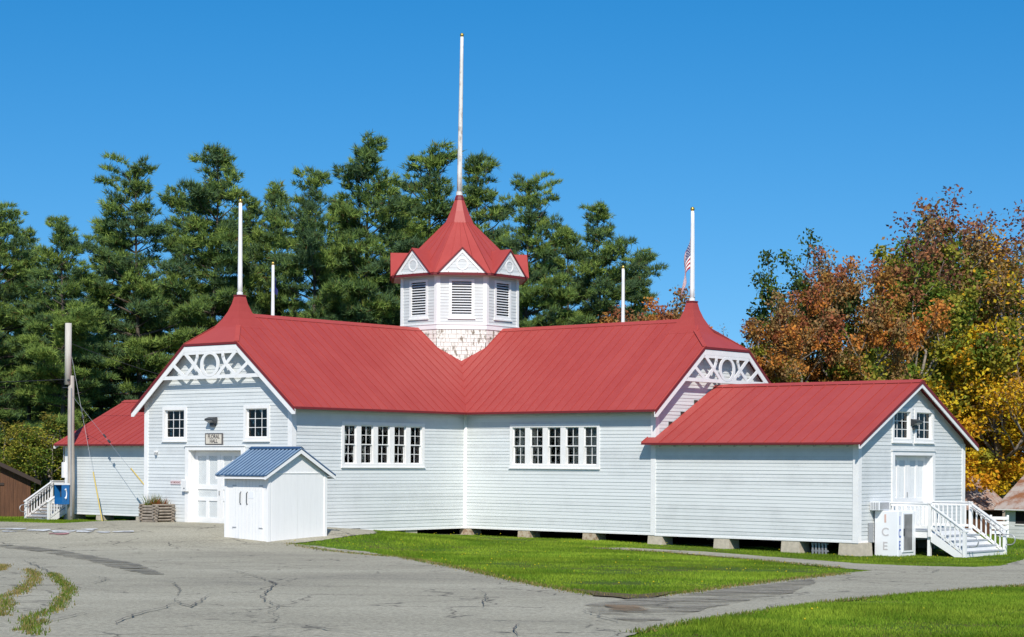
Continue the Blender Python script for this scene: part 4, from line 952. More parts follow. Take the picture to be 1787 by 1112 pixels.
def steps(name, label, base, rotz, width, deck_len, rise_n, deck_h, run, rail_h, gaps, hook, deck_mat="deck_grey", group="white wooden entrance steps"):
    """frame: steps go down towards +x, width along y, origin at the wall on the ground"""
    t = thing(name, label, "steps", base, group, rot=-ANG + rotz)
    n = rise_n; r_ = deck_h / n; hw = width / 2
    k = 0
    while k < deck_len - .01: m = MB(); m.box(k + .002, min(k + .138, deck_len), -hw, hw, deck_h - .035, deck_h); m.build("deck_board", deck_mat, t); k += .14
    m = MB()
    for y in (-hw + .02, hw - .06): m.box(.0, deck_len - .03, y, y + .04, deck_h - .24, deck_h - .037)
    m.box(deck_len - .045, deck_len - .005, -hw + .06, hw - .06, deck_h - .24, deck_h - .037); m.build("rim_joist", "trim", t)
    for x in (deck_len - .10,):
        for y in (-hw + .06, hw - .16): m = MB(); m.box(x - .05, x + .05, y, y + .10, -.15, deck_h - .24); m.build("deck_post", "trim", t)
    for i in range(1, n):
        z = deck_h - i * r_; x = deck_len + (i - 1) * run
        m = MB(); m.box(x - .02, x + run + .02, -hw + .05, hw - .05, z - .035, z); m.build("tread", deck_mat, t)
        m = MB(); m.box(x + run - .022, x + run - .002, -hw + .06, hw - .06, z - r_ + .001, z - .036); m.build("riser", "trim" if deck_mat != "grey_wood" else "deck_grey", t)
    m = MB(); m.box(deck_len + .001, deck_len + .018, -hw + .06, hw - .06, deck_h - r_ + .001, deck_h - .036); m.build("riser", "trim", t)
    xe = deck_len + (n - 1) * run
    for y in (-hw, hw - .05):
        m = MB(); m.prism([(deck_len, y, deck_h - .05), (xe + .02, y, .02), (xe + .02, y, -.12), (xe - .12, y, -.12), (deck_len, y, deck_h - .36)], (0, .05, 0)); m.build("stringer", "trim", t)
    for sg in (-1, 1):
        y = sg * (hw - .02)
        for (x, z0, z1) in ((deck_len - .04, deck_h - .2, deck_h + rail_h + .02), (xe, -.1, rail_h - .02)):
            m = MB(); m.box(x - .05, x + .05, y - .05, y + .05, z0, z1); m.box(x - .058, x + .058, y - .058, y + .058, z1, z1 + .02); m.build("newel", "trim", t)
        a_, b_ = Vector((deck_len - .04, y, deck_h + rail_h)), Vector((xe, y, rail_h - .04))
        m = MB(); m.beam(a_ + Vector((-.08, 0, .055)), b_ + Vector((.10, 0, .01)), .10, .035); m.build("handrail", "trim", t)
        m = MB(); m.beam(a_ - Vector((0, 0, .03)), b_ - Vector((0, 0, .05)), .04, .08); m.build("rail", "trim", t)
        a2, b2 = Vector((deck_len, y, deck_h + .10)), Vector((xe, y, .10)); m = MB(); m.beam(a2, b2, .04, .08); m.build("rail", "trim", t)
        nb_ = int((xe - deck_len) / gaps)
        for i in range(1, nb_):
            f_ = i / nb_; p, q = a2.lerp(b2, f_), a_.lerp(b_, f_); m = MB(); m.box(p.x - .02, p.x + .02, y - .02, y + .02, p.z, q.z - .02); m.build("baluster", "trim", t)
        # landing rail
        m = MB(); m.box(.03, deck_len, y - .05, y + .05, deck_h + rail_h + .02, deck_h + rail_h + .055); m.build("handrail", "trim", t)
        m = MB(); m.box(.03, deck_len - .09, y - .02, y + .02, deck_h + rail_h - .07, deck_h + rail_h + .01); m.build("rail", "trim", t)
        m = MB(); m.box(.03, deck_len - .09, y - .02, y + .02, deck_h + .06, deck_h + .14); m.build("rail", "trim", t)
        k = .10
        while k < deck_len - .14: m = MB(); m.box(k - .02, k + .02, y - .018, y + .018, deck_h + .14, deck_h + rail_h - .07); m.build("baluster", "trim", t); k += gaps
    # galvanised pipe rails with a curled end
    for sg in hook:
        y = sg * (hw - .13); pts = [Vector((deck_len, y, deck_h + rail_h - .12)), Vector((xe, y, rail_h - .16)), Vector((xe + .25, y, rail_h - .17))]
        for k in range(1, 7): a_ = math.pi * k / 6; pts.append(Vector((xe + .25 + .16 * math.sin(a_), y, rail_h - .33 + .16 * math.cos(a_))))
        pts.append(Vector((xe + .10, y, rail_h - .49))); m = MB(); m.tube(pts, .02, 7); m.build("pipe_rail", "galv", t, smooth=True)
    return t
gR = lgz(23, -.4)
steps("entrance_steps", "white railed wooden steps beside the ice cabinet at the right annex door", (XE, -.43, gR), 0, 2.80, 1.45, 5, .66 - gR, .29, .82, .16, (-1, 1))
gL = lgz(-21.2, -4.0)
stL = steps("entrance_steps", "white railed wooden steps left of the utility pole and blue telephone", (-21.15, -2.45, gL), R(-90), 1.75, .95, 6, .86, .27, .84, .15, (-1, 1), "grey_wood")
# rail closing the far side of that landing
m = MB(); m.box(.0, .04, -.87, .87, 1.60, 1.66); m.build("rail", "trim", stL)
for k in range(11): m = MB(); m.box(.0, .035, -.80 + k * .16, -.765 + k * .16, .92, 1.60); m.build("baluster", "trim", stL)

# ================================================================== UTILITY POLE, TELEPHONE, GUYS
pb = (-19.22, -4.35, lgz(-19.22, -4.35)); up = thing("utility_pole", "grey wooden utility pole with paler spliced top at the left annex", "utility pole", pb)
m = MB(); m.tube([(0, 0, -.4), (.02, 0, 2), (-.02, 0, 4.2), (-.03, 0, 6.45)], [.17, .158, .15, .135], 12); m.build("butt", "pole_wood", up, smooth=True)
m = MB(); m.tube([(-.09, -.12, 6.05), (-.09, -.12, 8.78)], [.155, .145], 12); m.build("top_splice", "pole_wood_pale", up, smooth=True)
for z in (6.15, 6.5, 7.6, 7.75): m = MB(); m.tube([(-.17, -.28, z), (-.14, -.22, z)], .035, 6); m.build("bolt", "dark_metal", up)
m = MB(); m.box(-.14, .10, -.24, -.16, 6.2, 6.28); m.box(-.30, .02, -.26, -.2, 5.9, 5.94); m.build("bracket", "dark_metal", up)
m = MB(); m.tube([(.16, -.10, .2), (.13, -.11, 3.4), (.12, -.1, 5.9)], .03, 6); m.build("conduit", "grey_metal", up)
ph = thing("pay_telephone", "bright blue pay telephone hood with a white handset symbol on the utility pole", "telephone", (-19.30, -4.62, .74), rot=-ANG)
m = MB(); m.box(-.285, .26, .02, .06, 0, .86); m.build("back_panel", "phone_blue", ph)
m = MB(); m.box(.225, .26, -.34, .019, 0, .86); m.build("side_panel", "phone_blue", ph); m = MB(); m.box(-.285, -.255, -.34, .019, 0, .86); m.build("side_panel", "phone_blue", ph)
m = MB(); m.box(-.254, .224, -.26, .019, 0, .30); m.build("shelf", "phone_blue", ph)
m = MB(); m.box(-.17, .14, -.12, .018, .34, .74); m.build("telephone", "dark_metal", ph)
m = MB(); m.box(-.29, .27, -.36, .07, .861, .93); m.build("lid", "ice_white", ph)
m = MB(); pts = []
for k in range(13): a_ = R(-75 + k * 150 / 12); pts.append((.268, -.20 + .10 * math.cos(a_), .46 + .22 * math.sin(a_)))
m.tube(pts, [.05, .05, .04, .03, .026, .024, .024, .024, .026, .03, .04, .05, .05], 6); m.build("handset_symbol", "ice_white", ph)
mb_ = thing("electric_meter", "white meter box and conduit on the end of the left annex", "meter box", (-XE - .05, -w + .0, 2.05)); MB().box(-.12, .06, -.12, .06, -.15, .55).build("case", "trim", mb_, bev=.01)
m = MB(); m.tube([(-.03, -.06, .55), (-.03, -.06, 1.3)], .03, 6); m.build("conduit", "grey_metal", mb_)

def cable(name, label, p, q, sag, rad, material="cable", cat="cable", group=None):
    p, q = Vector(p), Vector(q); m = MB(); n = 14
    m.tube([p.lerp(q, k / n) - Vector((0, 0, sag * 4 * (k / n) * (1 - k / n))) for k in range(n + 1)], rad, 5)
    o = m.build(name, material); return setp(o, label=label, category=cat, group=group)
pw = l2w(pb)
top_ = l2w((pb[0] - .1, pb[1], 7.55)); low_ = l2w((pb[0], pb[1], 6.3))
def guy(label, top_pt, anchor, g0, g1):
    t = thing("guy_wire", label, "guy wire", None, "guy wires of the utility pole", world_loc=anchor, rot=0)
    tp, a_ = Vector(top_pt) - Vector(anchor), Vector((0, 0, 0))
    MB().tube([a_ - Vector((0, 0, .1)), tp], .007, 5).build("wire", "grey_metal", t)
    MB().tube([tp * g0, tp * g1], .027, 7).build("guard", "yellow", t)
    q = tp * .62; MB().tube([q, q + tp.normalized() * .16], .05, 6).build("insulator", "dark_metal", t)
    MB().tube([tp * .66, tp * .68], .04, 6).build("insulator", "dark_metal", t)
guy("guy wire with the long yellow guard crossing the left annex wall nearest the pole", l2w((pb[0], pb[1], 7.3)), l2w((-15.95, -5.1, lgz(-15.95, -5.1))), .0, .30)
guy("guy wire whose yellow guard slants toward the corner of the sign gable", l2w((pb[0], pb[1], 5.6)), l2w((-10.6, -5.4, lgz(-10.6, -5.4))), .12, .42)
cable("cable", "dark service cable running left from the pole into the pines", low_, (-45, 100, 7.6), .5, .02)
cable("cable", "pale rigid line slanting from the pole top toward the hall roof", top_ + Vector((0, 0, .35)), l2w((-12.2, -2.8, 5.9)), .12, .012, "cable")

# ================================================================== PLANTER
pz = lgz(-2.4, -13.3); pl0 = (-2.52, -13.0, pz)
pt = thing("planter", "square planter of stacked split grey rails by the gable corner", "planter", pl0)
for k in range(6):
    z = .045 + k * .104
    for s_ in (0, 1):
        for e_ in (-1, 1):
            h = .37; r_ = .034 + random.uniform(0, .012); j = lambda: random.uniform(-.012, .012)
            zz = z + (.052 if s_ else 0)
            p, q = ((-h - .11 + j() * 3, e_ * h + j(), zz), (h + .11 + j() * 3, e_ * h + j(), zz)) if s_ == 0 else ((e_ * h + j(), -h - .11 + j() * 3, zz), (e_ * h + j(), h + .11 + j() * 3, zz))
            m = MB(); p, q = Vector(p), Vector(q); mid = p.lerp(q, .5) + Vector((0, 0, j())); m.tube([p, mid, q], [r_, r_ * 1.1, r_], 6); m.build("rail", "grey_wood", pt)
MB().box(-.28, .28, -.28, .28, .0, .50).build("soil", "soil", pt)

def raw_mesh(name, verts, faces_idx, tints, material, per_face):
    """numpy mesh with a tint per face; every face has per_face corners"""
    nf = len(faces_idx); me = bpy.data.meshes.new(name)
    me.vertices.add(len(verts)); me.vertices.foreach_set("co", np.asarray(verts, dtype=np.float32).ravel())
    me.loops.add(nf * per_face); me.loops.foreach_set("vertex_index", np.asarray(faces_idx, dtype=np.int32).ravel())
    me.polygons.add(nf); me.polygons.foreach_set("loop_start", np.arange(nf, dtype=np.int32) * per_face); me.polygons.foreach_set("loop_total", np.full(nf, per_face, dtype=np.int32))
    me.update(calc_edges=True)
    at = me.attributes.new("tint", 'FLOAT_COLOR', 'FACE'); c = np.ones((nf, 4), dtype=np.float32); c[:, :3] = tints; at.data.foreach_set("color", c.ravel())
    me.materials.append(MATS[material]); return me

def blades(pts, h, wd, tints, rng, lean=.5):
    """triangular blades standing at pts"""
    n = len(pts); a_ = rng.uniform(0, 2 * np.pi, n); b_ = rng.uniform(0, 2 * np.pi, n)
    d = np.stack([np.cos(a_), np.sin(a_), np.zeros(n)], 1) * (wd / 2)[:, None]
    tip = pts + np.stack([np.cos(b_) * h * lean * rng.random(n), np.sin(b_) * h * lean * rng.random(n), h], 1)
    v = np.stack([pts - d, pts + d, tip], 1).reshape(-1, 3); return v, np.arange(3 * n).reshape(-1, 3), tints

rng = np.random.default_rng(3)
pp = rng.uniform(-.33, .33, (420, 3)); pp[:, 2] = .50
hh = rng.uniform(.15, .58, 420); hh[(pp[:, 0] > .0)] *= .7
cols = np.where(rng.random((420, 1)) < .55, np.array([[.12, .17, .03]]), np.array([[.30, .22, .07]])) * rng.uniform(.7, 1.2, (420, 1)); cols[(pp[:, 0] > .12)] = np.array([.22, .075, .025])
v, f_, c_ = blades(pp, hh, rng.uniform(.02, .05, 420), cols, rng, .9)
o = bpy.data.objects.new("plant", raw_mesh("plant", v, f_, c_, "blades", 3)); COL.objects.link(o); o.location = l2w((pl0[0], pl0[1], pl0[2])); o.rotation_euler = (0, 0, -ANG)
setp(o, label="tuft of yellowing grass and rust-coloured flowers growing in the rail planter", category="plant")

# ================================================================== OUTBUILDINGS
def barn():
    c = Vector((*gp(53, 903), 0)); z0 = gz(c.x, c.y); t = thing("barn", "dark brown vertical board barn at the left edge behind the steps", "barn", None, world_loc=(c.x, c.y, z0), rot=R(17))
    wd, dp, eh, rh = 6.0, 4.0, 1.85, 1.35
    k = 0
    while k < wd:
        x0, x1 = -k - .19, -k - .004; m = MB(); hz = lambda x: eh + rh * min(1, (-x) / (wd / 2)) if -x < wd / 2 else eh + rh * (wd + x) / (wd / 2)
        m.prism([(x0, random.uniform(-.008, .008), -.1), (x1, 0, -.1), (x1, 0, hz(x1)), (x0, 0, hz(x0))], (0, .03, 0)); m.build("board", "brown_wood", t); k += .194
    m = MB(); m.box(-wd, 0, .04, dp, -.1, eh); m.build("wall", "brown_wood", t)
    for sg in (0, 1):
        a_, b_ = ((.45, eh - .24), (-wd / 2, eh + rh + .06)) if sg == 0 else ((-wd - .45, eh - .24), (-wd / 2, eh + rh + .06))
        m = MB(); m.prism([(a_[0], -.35, a_[1]), (b_[0], -.35, b_[1]), (b_[0], dp + .3, b_[1]), (a_[0], dp + .3, a_[1])], (0, 0, .10)); r_ = m.build("roof", "brown_roof", t)
        m = MB(); m.prism([(a_[0], -.38, a_[1] - .10), (b_[0], -.38, b_[1] - .10), (b_[0], -.38, b_[1] + .08), (a_[0], -.38, a_[1] + .08)], (0, .03, 0)); m.build("barge_board", "brown_roof", r_)
    m = MB(); m.box(-2.2, -1.2, -.04, -.005, 1.50, 1.62); m.build("door_track", "brown_roof", t)
barn()
def rusty(name, label, px, Y, zbase, wd, dp, eh, rh, rot, white):
    c = Vector((*Y, zbase)); t = thing(name, label, "shed", None, world_loc=c, rot=rot)
    m = MB(); m.box(-wd / 2, wd / 2, 0, dp, -.4, eh); m.prism([(-wd / 2, 0, eh), (-wd / 2, dp, eh), (-wd / 2, dp / 2, eh + rh - .1)], (wd, 0, 0)); m.build("wall", "siding" if white else "brown_wood", t)
    for sg in (1, -1):
        P3 = lambda x, v, dz: Vector((x, dp / 2 - sg * v, eh + rh - (rh + .2) * v / (dp / 2 + .5) + dz))
        m = MB(); hv = dp / 2 + .5; hx = wd / 2 + .4; m.prism([P3(-hx, 0, 0), P3(hx, 0, 0), P3(hx, hv, 0), P3(-hx, hv, 0)], (0, 0, -.06)); rf = m.build("roof", "trim" if white else "brown_roof", t)
        if sg == 1: panels([(-hx, 0), (hx, 0), (hx, hv), (-hx, hv)], 0, .62, P3, rf, rib=.06)
        for ch in rf.children: ch.data.materials[0] = MATS["rust_roof"]
    return t
r1 = rusty("rusty_shed", "far shed with a streaked brown rusty roof just past the right annex corner", None, (26.2, 110.9), -1.43, 6.5, 5.2, 1.75, 1.75, R(30), False)
r2 = rusty("rusty_booth", "low white booth with corrugated rusty roof and dark counter opening at the right edge", None, (29.9, 106), -1.6, 5.6, 5.0, 2.05, 1.7, R(-48), True)
m = MB(); m.box(-2.1, 2.2, -.03, .0, 1.02, 1.72); m.build("counter_opening", "dark_void", r2); m = MB(); m.box(-2.1, 2.2, -.06, .0, .94, 1.02); m.build("counter", "trim", r2)
for k in range(6): m = MB(); m.box(-2.75, 2.75, -.02, .0, -.3 + k * .2, -.12 + k * .2); m.build("board", "siding", r2)
# board fence between those sheds
fn = thing("board_fence", "short white horizontal board fence between the two rusty-roofed sheds", "fence", None, world_loc=(26.7, 104.2, -1.45), rot=R(-10))
for k in range(5): m = MB(); m.box(-.5, .5, -.02, .02, .15 + k * .26, .32 + k * .26); m.build("board", "trim", fn)
for x in (-.45, .45): m = MB(); m.box(x - .06, x + .06, .02, .10, -.2, 1.45); m.build("post", "trim", fn)
pv = thing("pipe_pole", "thin bare metal pole standing behind the left steps", "pole", None, world_loc=(*gp(60, 897), 0), rot=0); MB().tube([(0, 0, -.3), (.05, 0, 3.75)], [.045, .03], 7).build("shaft", "galv", pv)
MB().tube([(0, 0, 3.74), (.05, 0, 3.80)], .04, 7).build("cap", "grey_metal", pv)

# ================================================================== TREES
def pine_mesh(seed, h, spread, zb, dense=1.0, skew=0.0):
    """white pine: trunk with whorled limbs, flat pads of needle tufts; returns trunk MB and crown mesh"""
    rg = np.random.default_rng(seed); tr = MB(); r0 = h * .0125
    ph = rg.uniform(0, 6, 2); bend = lambda z: (math.sin(z * .16 + ph[0]) * .22, math.sin(z * .13 + ph[1]) * .22)
    zs = np.linspace(-.5, h, 14); tr.tube([(*bend(z), z) for z in zs], [max(.03, r0 * (1 - .93 * max(0, z) / h)) for z in zs], 8)
    C, D, S, TI = [], [], [], []
    z = zb; lobes = rg.uniform(.6, 1.3, 12)
    while z < h - .25:
        t = (z - zb) / (h - zb)
        prof = min(1, .70 + 1.0 * t) * (1 - t) ** .82 * 1.0 + .08
        nb = rg.integers(4, 7) if t < .85 else 4
        az0 = rg.uniform(0, 6.28); big = rg.uniform(.62, 1.12)
        for k in range(nb):
            if rg.random() < (.42 if t < .2 else .12): continue
            az = az0 + k * 6.283 / nb + rg.uniform(-.5, .5)
            Lb = spread * prof * big * rg.uniform(.6, 1.15) * lobes[int((az % 6.283) / 6.284 * 6) + (6 if t > .5 else 0)] * (1 + skew * math.cos(az))
            Lb = max(.4, min(Lb, spread * 1.3)); slope = -.10 + .80 * t ** 1.3 + rg.uniform(-.10, .12); up = .16 + .20 * rg.random()
            dv = np.array([math.cos(az), math.sin(az), 0]); sd = np.array([-dv[1], dv[0], 0]); b0 = np.array([*bend(z), z])
            def pt(u): return b0 + dv * Lb * u * (1 - .12 * t) + np.array([0, 0, 1]) * Lb * (slope * u + up * u * u - .12 * u * (1 - t))
            tr.tube([tuple(pt(u)) for u in (0, .5, .95)], [max(.014, .018 * Lb + .012), .014 + .006 * Lb, .009], 4, cap=False)
            hue = rg.uniform(0, 1)
            # two to five pads of foliage along the outer part of the limb, with gaps between
            for q_ in range(max(2, int(Lb * 1.9))):
                uc = rg.uniform(.34, 1.0); pad = rg.uniform(.28, .62) * (.75 + .13 * Lb); cen = pt(uc) + sd * rg.normal(0, 1) * (.12 + .30 * Lb * (1.12 - uc)) + np.array([0, 0, rg.uniform(.0, .16)])
                nt = int(pad * pad * 76 * dense)
                if nt < 4: continue
                r_ = np.sqrt(rg.random(nt)) * pad; th = rg.uniform(0, 6.283, nt)
                off = np.stack([np.cos(th) * r_ * 1.25, np.sin(th) * r_, np.abs(rg.normal(0, .08, nt)) + .10 * (1 - (r_ / pad) ** 2)], 1)
                off = dv * off[:, :1] + sd * off[:, 1:2] + np.array([0, 0, 1]) * (off[:, 2:3] + slope * .5 * off[:, :1])
                C.append(cen + off); dr = off / (pad + .01) + np.array([0, 0, 1]) * rg.uniform(.35, 1.1, (nt, 1)) + dv * .35
                D.append(dr); S.append(rg.uniform(.8, 1.35, nt) * (1 - .2 * t)); TI.append(np.full(nt, np.clip(hue + rg.normal(0, .18), 0, 1)))
        z += rg.uniform(.60, 1.02) * (1.12 - .5 * t)
    nt = 26; C.append(np.stack([rg.normal(0, .12, nt) + bend(h)[0], rg.normal(0, .12, nt) + bend(h)[1], h - rg.uniform(0, .9, nt)], 1)); D.append(np.stack([rg.normal(0, .4, nt), rg.normal(0, .4, nt), np.ones(nt)], 1)); S.append(np.full(nt, .8)); TI.append(np.full(nt, .5))
    C, D, S, TI = np.concatenate(C), np.concatenate(D), np.concatenate(S), np.concatenate(TI)
    k = 13; n = len(C); D = D / np.linalg.norm(D, axis=1, keepdims=True)
    dirs = D[:, None, :] * .95 + rg.normal(0, .55, (n, k, 3)); dirs /= np.linalg.norm(dirs, axis=2, keepdims=True)
    ln = (.22 + .28 * rg.random((n, k))) * S[:, None]; side = np.cross(dirs, rg.normal(0, 1, (n, k, 3))); side /= np.linalg.norm(side, axis=2, keepdims=True) + 1e-6
    a_ = np.repeat(C[:, None, :], k, 1) + rg.normal(0, .05, (n, k, 3)); wd = (.016 + .018 * rg.random((n, k)))[..., None]
    tip = a_ + dirs * ln[..., None]
    v = np.stack([a_ + side * wd, a_ - side * wd, tip], 2).reshape(-1, 3)
    g1, g2, g3 = np.array([.135, .215, .055]), np.array([.275, .370, .085]), np.array([.105, .175, .088])
    hue = np.clip(TI[:, None] + rg.normal(0, .22, (n, k)), 0, 1)[..., None]
    tint = np.where(hue < .5, g3 + (g1 - g3) * (hue * 2), g1 + (g2 - g1) * ((hue - .5) * 2)) * rg.uniform(.75, 1.25, (n, k, 1))
    dead = rg.random((n, k, 1)) < .025; tint = np.where(dead, np.array([.16, .085, .03]), tint)
    return tr, (v, np.arange(len(v)).reshape(-1, 3), tint.reshape(-1, 3))

def leaf_tree(seed, h, spread, zb, pal, leaf=.185, clumps=260, per=70, bare=0.0, low=.45, kr=.58, trunk_r=None, maxlev=3):
    """broadleaf: forking limbs, leaves in clumps round the twigs; pal(t, rg) gives the clump colour for height fraction t"""
    rg = np.random.default_rng(seed); tr = MB(); r0 = trunk_r or h * .014; tips = []
    def grow(p, d, ln, r, lev):
        n = 3; pts = [p]; q = p.copy(); dd = d.copy()
        for i in range(n):
            dd = (dd + Vector(rg.normal(0, .13, 3)) + Vector((0, 0, .05))).normalized(); q = q + dd * ln / n; pts.append(q.copy())
        tr.tube(pts, [max(.012, r * (1 - .45 * i / n)) for i in range(n + 1)], 6 if lev < 2 else 4, cap=False)
        if lev >= maxlev or ln < .45:
            tips.extend([pts[-1], pts[-2]]); return
        if lev >= 2: tips.append(pts[-1])
        for k in range(rg.integers(3, 5)):
            f_ = rg.uniform(.35, 1.0) if k else 1.0; s_ = pts[min(n, max(1, int(round(f_ * n))))]
            ax = Vector(rg.normal(0, 1, 3)); sd = (ax - dd * ax.dot(dd)).normalized()
            nd = (dd * rg.uniform(.6, 1.0) + sd * rg.uniform(.45, .9) + Vector((0, 0, .18))).normalized()
            grow(s_, nd, ln * rg.uniform(.52, .78), r * .52, lev + 1)
    top = Vector((0, 0, -.5)); th = zb + (h - zb) * .22; pts = [Vector((0, 0, -.5)), Vector((rg.normal(0, .1), rg.normal(0, .1), th * .5)), Vector((rg.normal(0, .2), rg.normal(0, .2), th))]
    tr.tube(pts, [r0 * 1.2, r0, r0 * .85], 8)
    # leader and limbs
    for k in range(7):
        z = zb + (th - zb) * k / 6; az = k * 2.4 + rg.uniform(-.4, .4); el = .35 + .75 * k / 6
        grow(Vector((pts[2].x * z / th, pts[2].y * z / th, z)), Vector((math.cos(az) * math.cos(el), math.sin(az) * math.cos(el), math.sin(el))), spread * rg.uniform(.5, .8) + .12 * h * k / 6, r0 * .5, 1)
    for k in range(3): grow(pts[2], Vector((rg.normal(0, .25), rg.normal(0, .25), 1)).normalized(), (h - th) * rg.uniform(.42, .58), r0 * .7, 1)
    T_ = np.array([tuple(t) for t in tips]); zmax = T_[:, 2].max(); T_[:, 2] = T_[:, 2] * 1.0
    sc_ = (h - .4) / zmax if zmax > h else 1.0; T_[:, 2] *= sc_
    for i in range(len(tr.v)): x, y, z = tr.v[i]; tr.v[i] = (x, y, z * sc_ if z > 0 else z)
    if len(T_) > clumps: T_ = T_[rg.choice(len(T_), clumps, False)]
    keep = T_[:, 2] > zb * .6; T_ = T_[keep]
    Vs, Ts = [], []
    for c in T_:
        if rg.random() < bare: continue
        t = (c[2] - zb) / (h - zb); n = int(per * rg.uniform(.5, 1.3)); col = np.array(pal(min(1, max(0, t)), rg)); rad = kr * rg.uniform(.6, 1.3)
        p = np.clip(rg.normal(0, 1, (n, 3)), -1.7, 1.7) * np.array([rad * .62, rad * .62, rad * .42]) + c
        d = rg.normal(0, 1, (n, 3)); d[:, 2] *= .5; d /= np.linalg.norm(d, axis=1, keepdims=True); e = np.cross(d, rg.normal(0, 1, (n, 3)) + np.array([0, 0, 1.2])); e /= np.linalg.norm(e, axis=1, keepdims=True) + 1e-6
        s_ = leaf * rg.uniform(.6, 1.25, (n, 1))
        Vs.append(np.stack([p - d * s_ * .55, p + e * s_ * .38, p + d * s_ * .6, p - e * s_ * .38], 1).reshape(-1, 3)); Ts.append(col * rg.uniform(.7, 1.3, (n, 1)) * (1 + rg.normal(0, .06, (n, 3))))
    v = np.concatenate(Vs); return tr, (v, np.arange(len(v)).reshape(-1, 4), np.clip(np.concatenate(Ts), 0.004, .8))

LIB = {}
def lib_tree(key, gen, bark):
    tr, (v, f_, t) = gen; me = raw_mesh(key + "_crown", v, f_, t, "needles" if key.startswith("pine") else "leaves", f_.shape[1])
    tm = bpy.data.meshes.new(key + "_trunk"); tm.from_pydata(tr.v, [], tr.f); tm.polygons.foreach_set("use_smooth", [True] * len(tm.polygons)); tm.materials.append(MATS[bark])
    LIB[key] = (tm, me, (v, f_, t), tr, float(np.percentile(v[:, 2], 99.95)))
def plant_tree(name, key, px, Y, height, h0, rot, label, cat, group, wide=1.0, mirror=1):
    u = (px - 893.5) / FPX; x = u * Y; s_ = height / LIB[key][4]
    o = bpy.data.objects.new(name, None); COL.objects.link(o); o.location = (x, Y, gz(x, Y)); o.rotation_euler = (0, 0, rot); o.scale = (s_ * wide, s_ * wide, s_)
    setp(o, label=label, category=cat, group=group)
    for nm, me in (("trunk", LIB[key][0]), ("crown", LIB[key][1])):
        c = bpy.data.objects.new(nm, me); COL.objects.link(c); c.parent = o
    return o

def ptop(py, px, Y):   # height of something whose top shows at this row
    return ZC + (HPX + (px - 893.5) * ROLL - py) * Y / FPX

lib_tree("pine_a", pine_mesh(11, 20, 5.6, 2.6, 1.0), "bark"); lib_tree("pine_b", pine_mesh(12, 20, 4.7, 3.6, 1.05, .25), "bark"); lib_tree("pine_c", pine_mesh(13, 20, 6.2, 2.2, 1.0, .15), "bark")
lib_tree("pine_d", pine_mesh(14, 20, 4.6, 2.8, 1.1), "bark"); lib_tree("pine_e", pine_mesh(15, 20, 5.2, 4.0, .9, -.3), "bark")
PINES = [(-8, 350, 101, "pine_c", .3, "dark pine cut off by the left edge of the photo", 1.0), (103, 378, 99, "pine_a", 1.1, "broad pine rising directly behind the utility pole", 1.0), (242, 273, 104, "pine_c", 2.2, "full bright green pine left of the sign gable, beside the taller pointed one", .95),
         (368, 255, 106, "pine_b", 3.9, "pointed tall pine just left of the near gable flagpole", 1.0), (482, 318, 108, "pine_d", 5.0, "slender pine behind the pole with the blue flag", .95), (548, 293, 104, "pine_e", .8, "thin pine with open lower limbs left of the tallest pine", .85),
         (643, 238, 106, "pine_a", 4.3, "tallest pine, left of the cupola spire", .95), (752, 252, 109, "pine_d", 2.9, "pine directly left of the tall cupola flagpole", 1.15), (836, 268, 112, "pine_b", .2, "pine directly right of the tall cupola flagpole", .9),
         (912, 300, 105, "pine_c", 5.6, "round-topped dark pine right of the cupola", .85), (1047, 356, 107, "pine_e", 2.0, "open-limbed pine standing clear at the right end of the pine row", .95), (1112, 436, 110, "pine_d", 3.1, "short dense pine at the far right end of the row above the orange maple", 1.05),
         (175, 400, 110, "pine_b", 4.8, "partly hidden pine filling the gap behind the broad pine and the bright one", 1.0), (590, 345, 113, "pine_d", 1.7, "shaded pine in the gap left of the tallest pine", 1.0), (700, 330, 115, "pine_c", .9, "shaded pine in the gap between the tallest pine and the cupola", .9), (985, 395, 111, "pine_a", 1.4, "low dark pine between the round-topped pine and the open-limbed one", .9), (430, 345, 113, "pine_a", 3.3, "shaded pine behind the near gable flagpole", .9), (310, 330, 114, "pine_d", .5, "dark pine showing between the two big pines left of the sign gable", 1.0), (45, 400, 108, "pine_e", 2.6, "thin dark pine between the left edge and the utility pole", 1.0)]
for px, py, Y, key, rot, lab, wd in PINES: plant_tree("pine_tree", key, px, Y, ptop(py, px, Y), 20, rot, lab, "pine tree", "pines behind the hall", wd)

def palette(*stops):
    def f_(t, rg):
        c = [np.array(q[1]) for q in stops]; i = 0
        tt = np.clip(t + rg.normal(0, .16), 0, 1)
        for k in range(len(stops)):
            if tt >= stops[k][0]: i = k
        j = min(len(stops) - 1, max(0, i + rg.integers(-1, 2) * (rg.random() < .35))); return c[j]
    return f_
GRN, OLV, YEL, GLD, ORG, RED, BRN, DGR = (0.143, 0.204, 0.033), (0.314, 0.302, 0.045), (0.713, 0.494, 0.034), (0.736, 0.380, 0.029), (0.582, 0.241, 0.056), (0.462, 0.132, 0.083), (0.358, 0.224, 0.090), (0.083, 0.127, 0.039)
lib_tree("maple_orange", leaf_tree(31, 12, 4.2, 1.6, palette((0, OLV), (.12, ORG), (.25, OLV), (.38, BRN), (.5, (.42, .22, .06)), (.62, ORG), (.78, BRN), (.92, (.40, .15, .07))), clumps=640, per=135), "bark_pale")
lib_tree("oak_green", leaf_tree(32, 12, 3.8, 1.8, palette((0, OLV), (.3, GRN), (.6, DGR), (.85, DGR)), clumps=640, per=135), "bark")
lib_tree("maple_yellow", leaf_tree(33, 12, 4.2, 1.0, palette((0, YEL), (.2, GLD), (.4, YEL), (.65, (.50, .36, .035)), (.85, OLV)), clumps=640, per=135), "bark_pale")
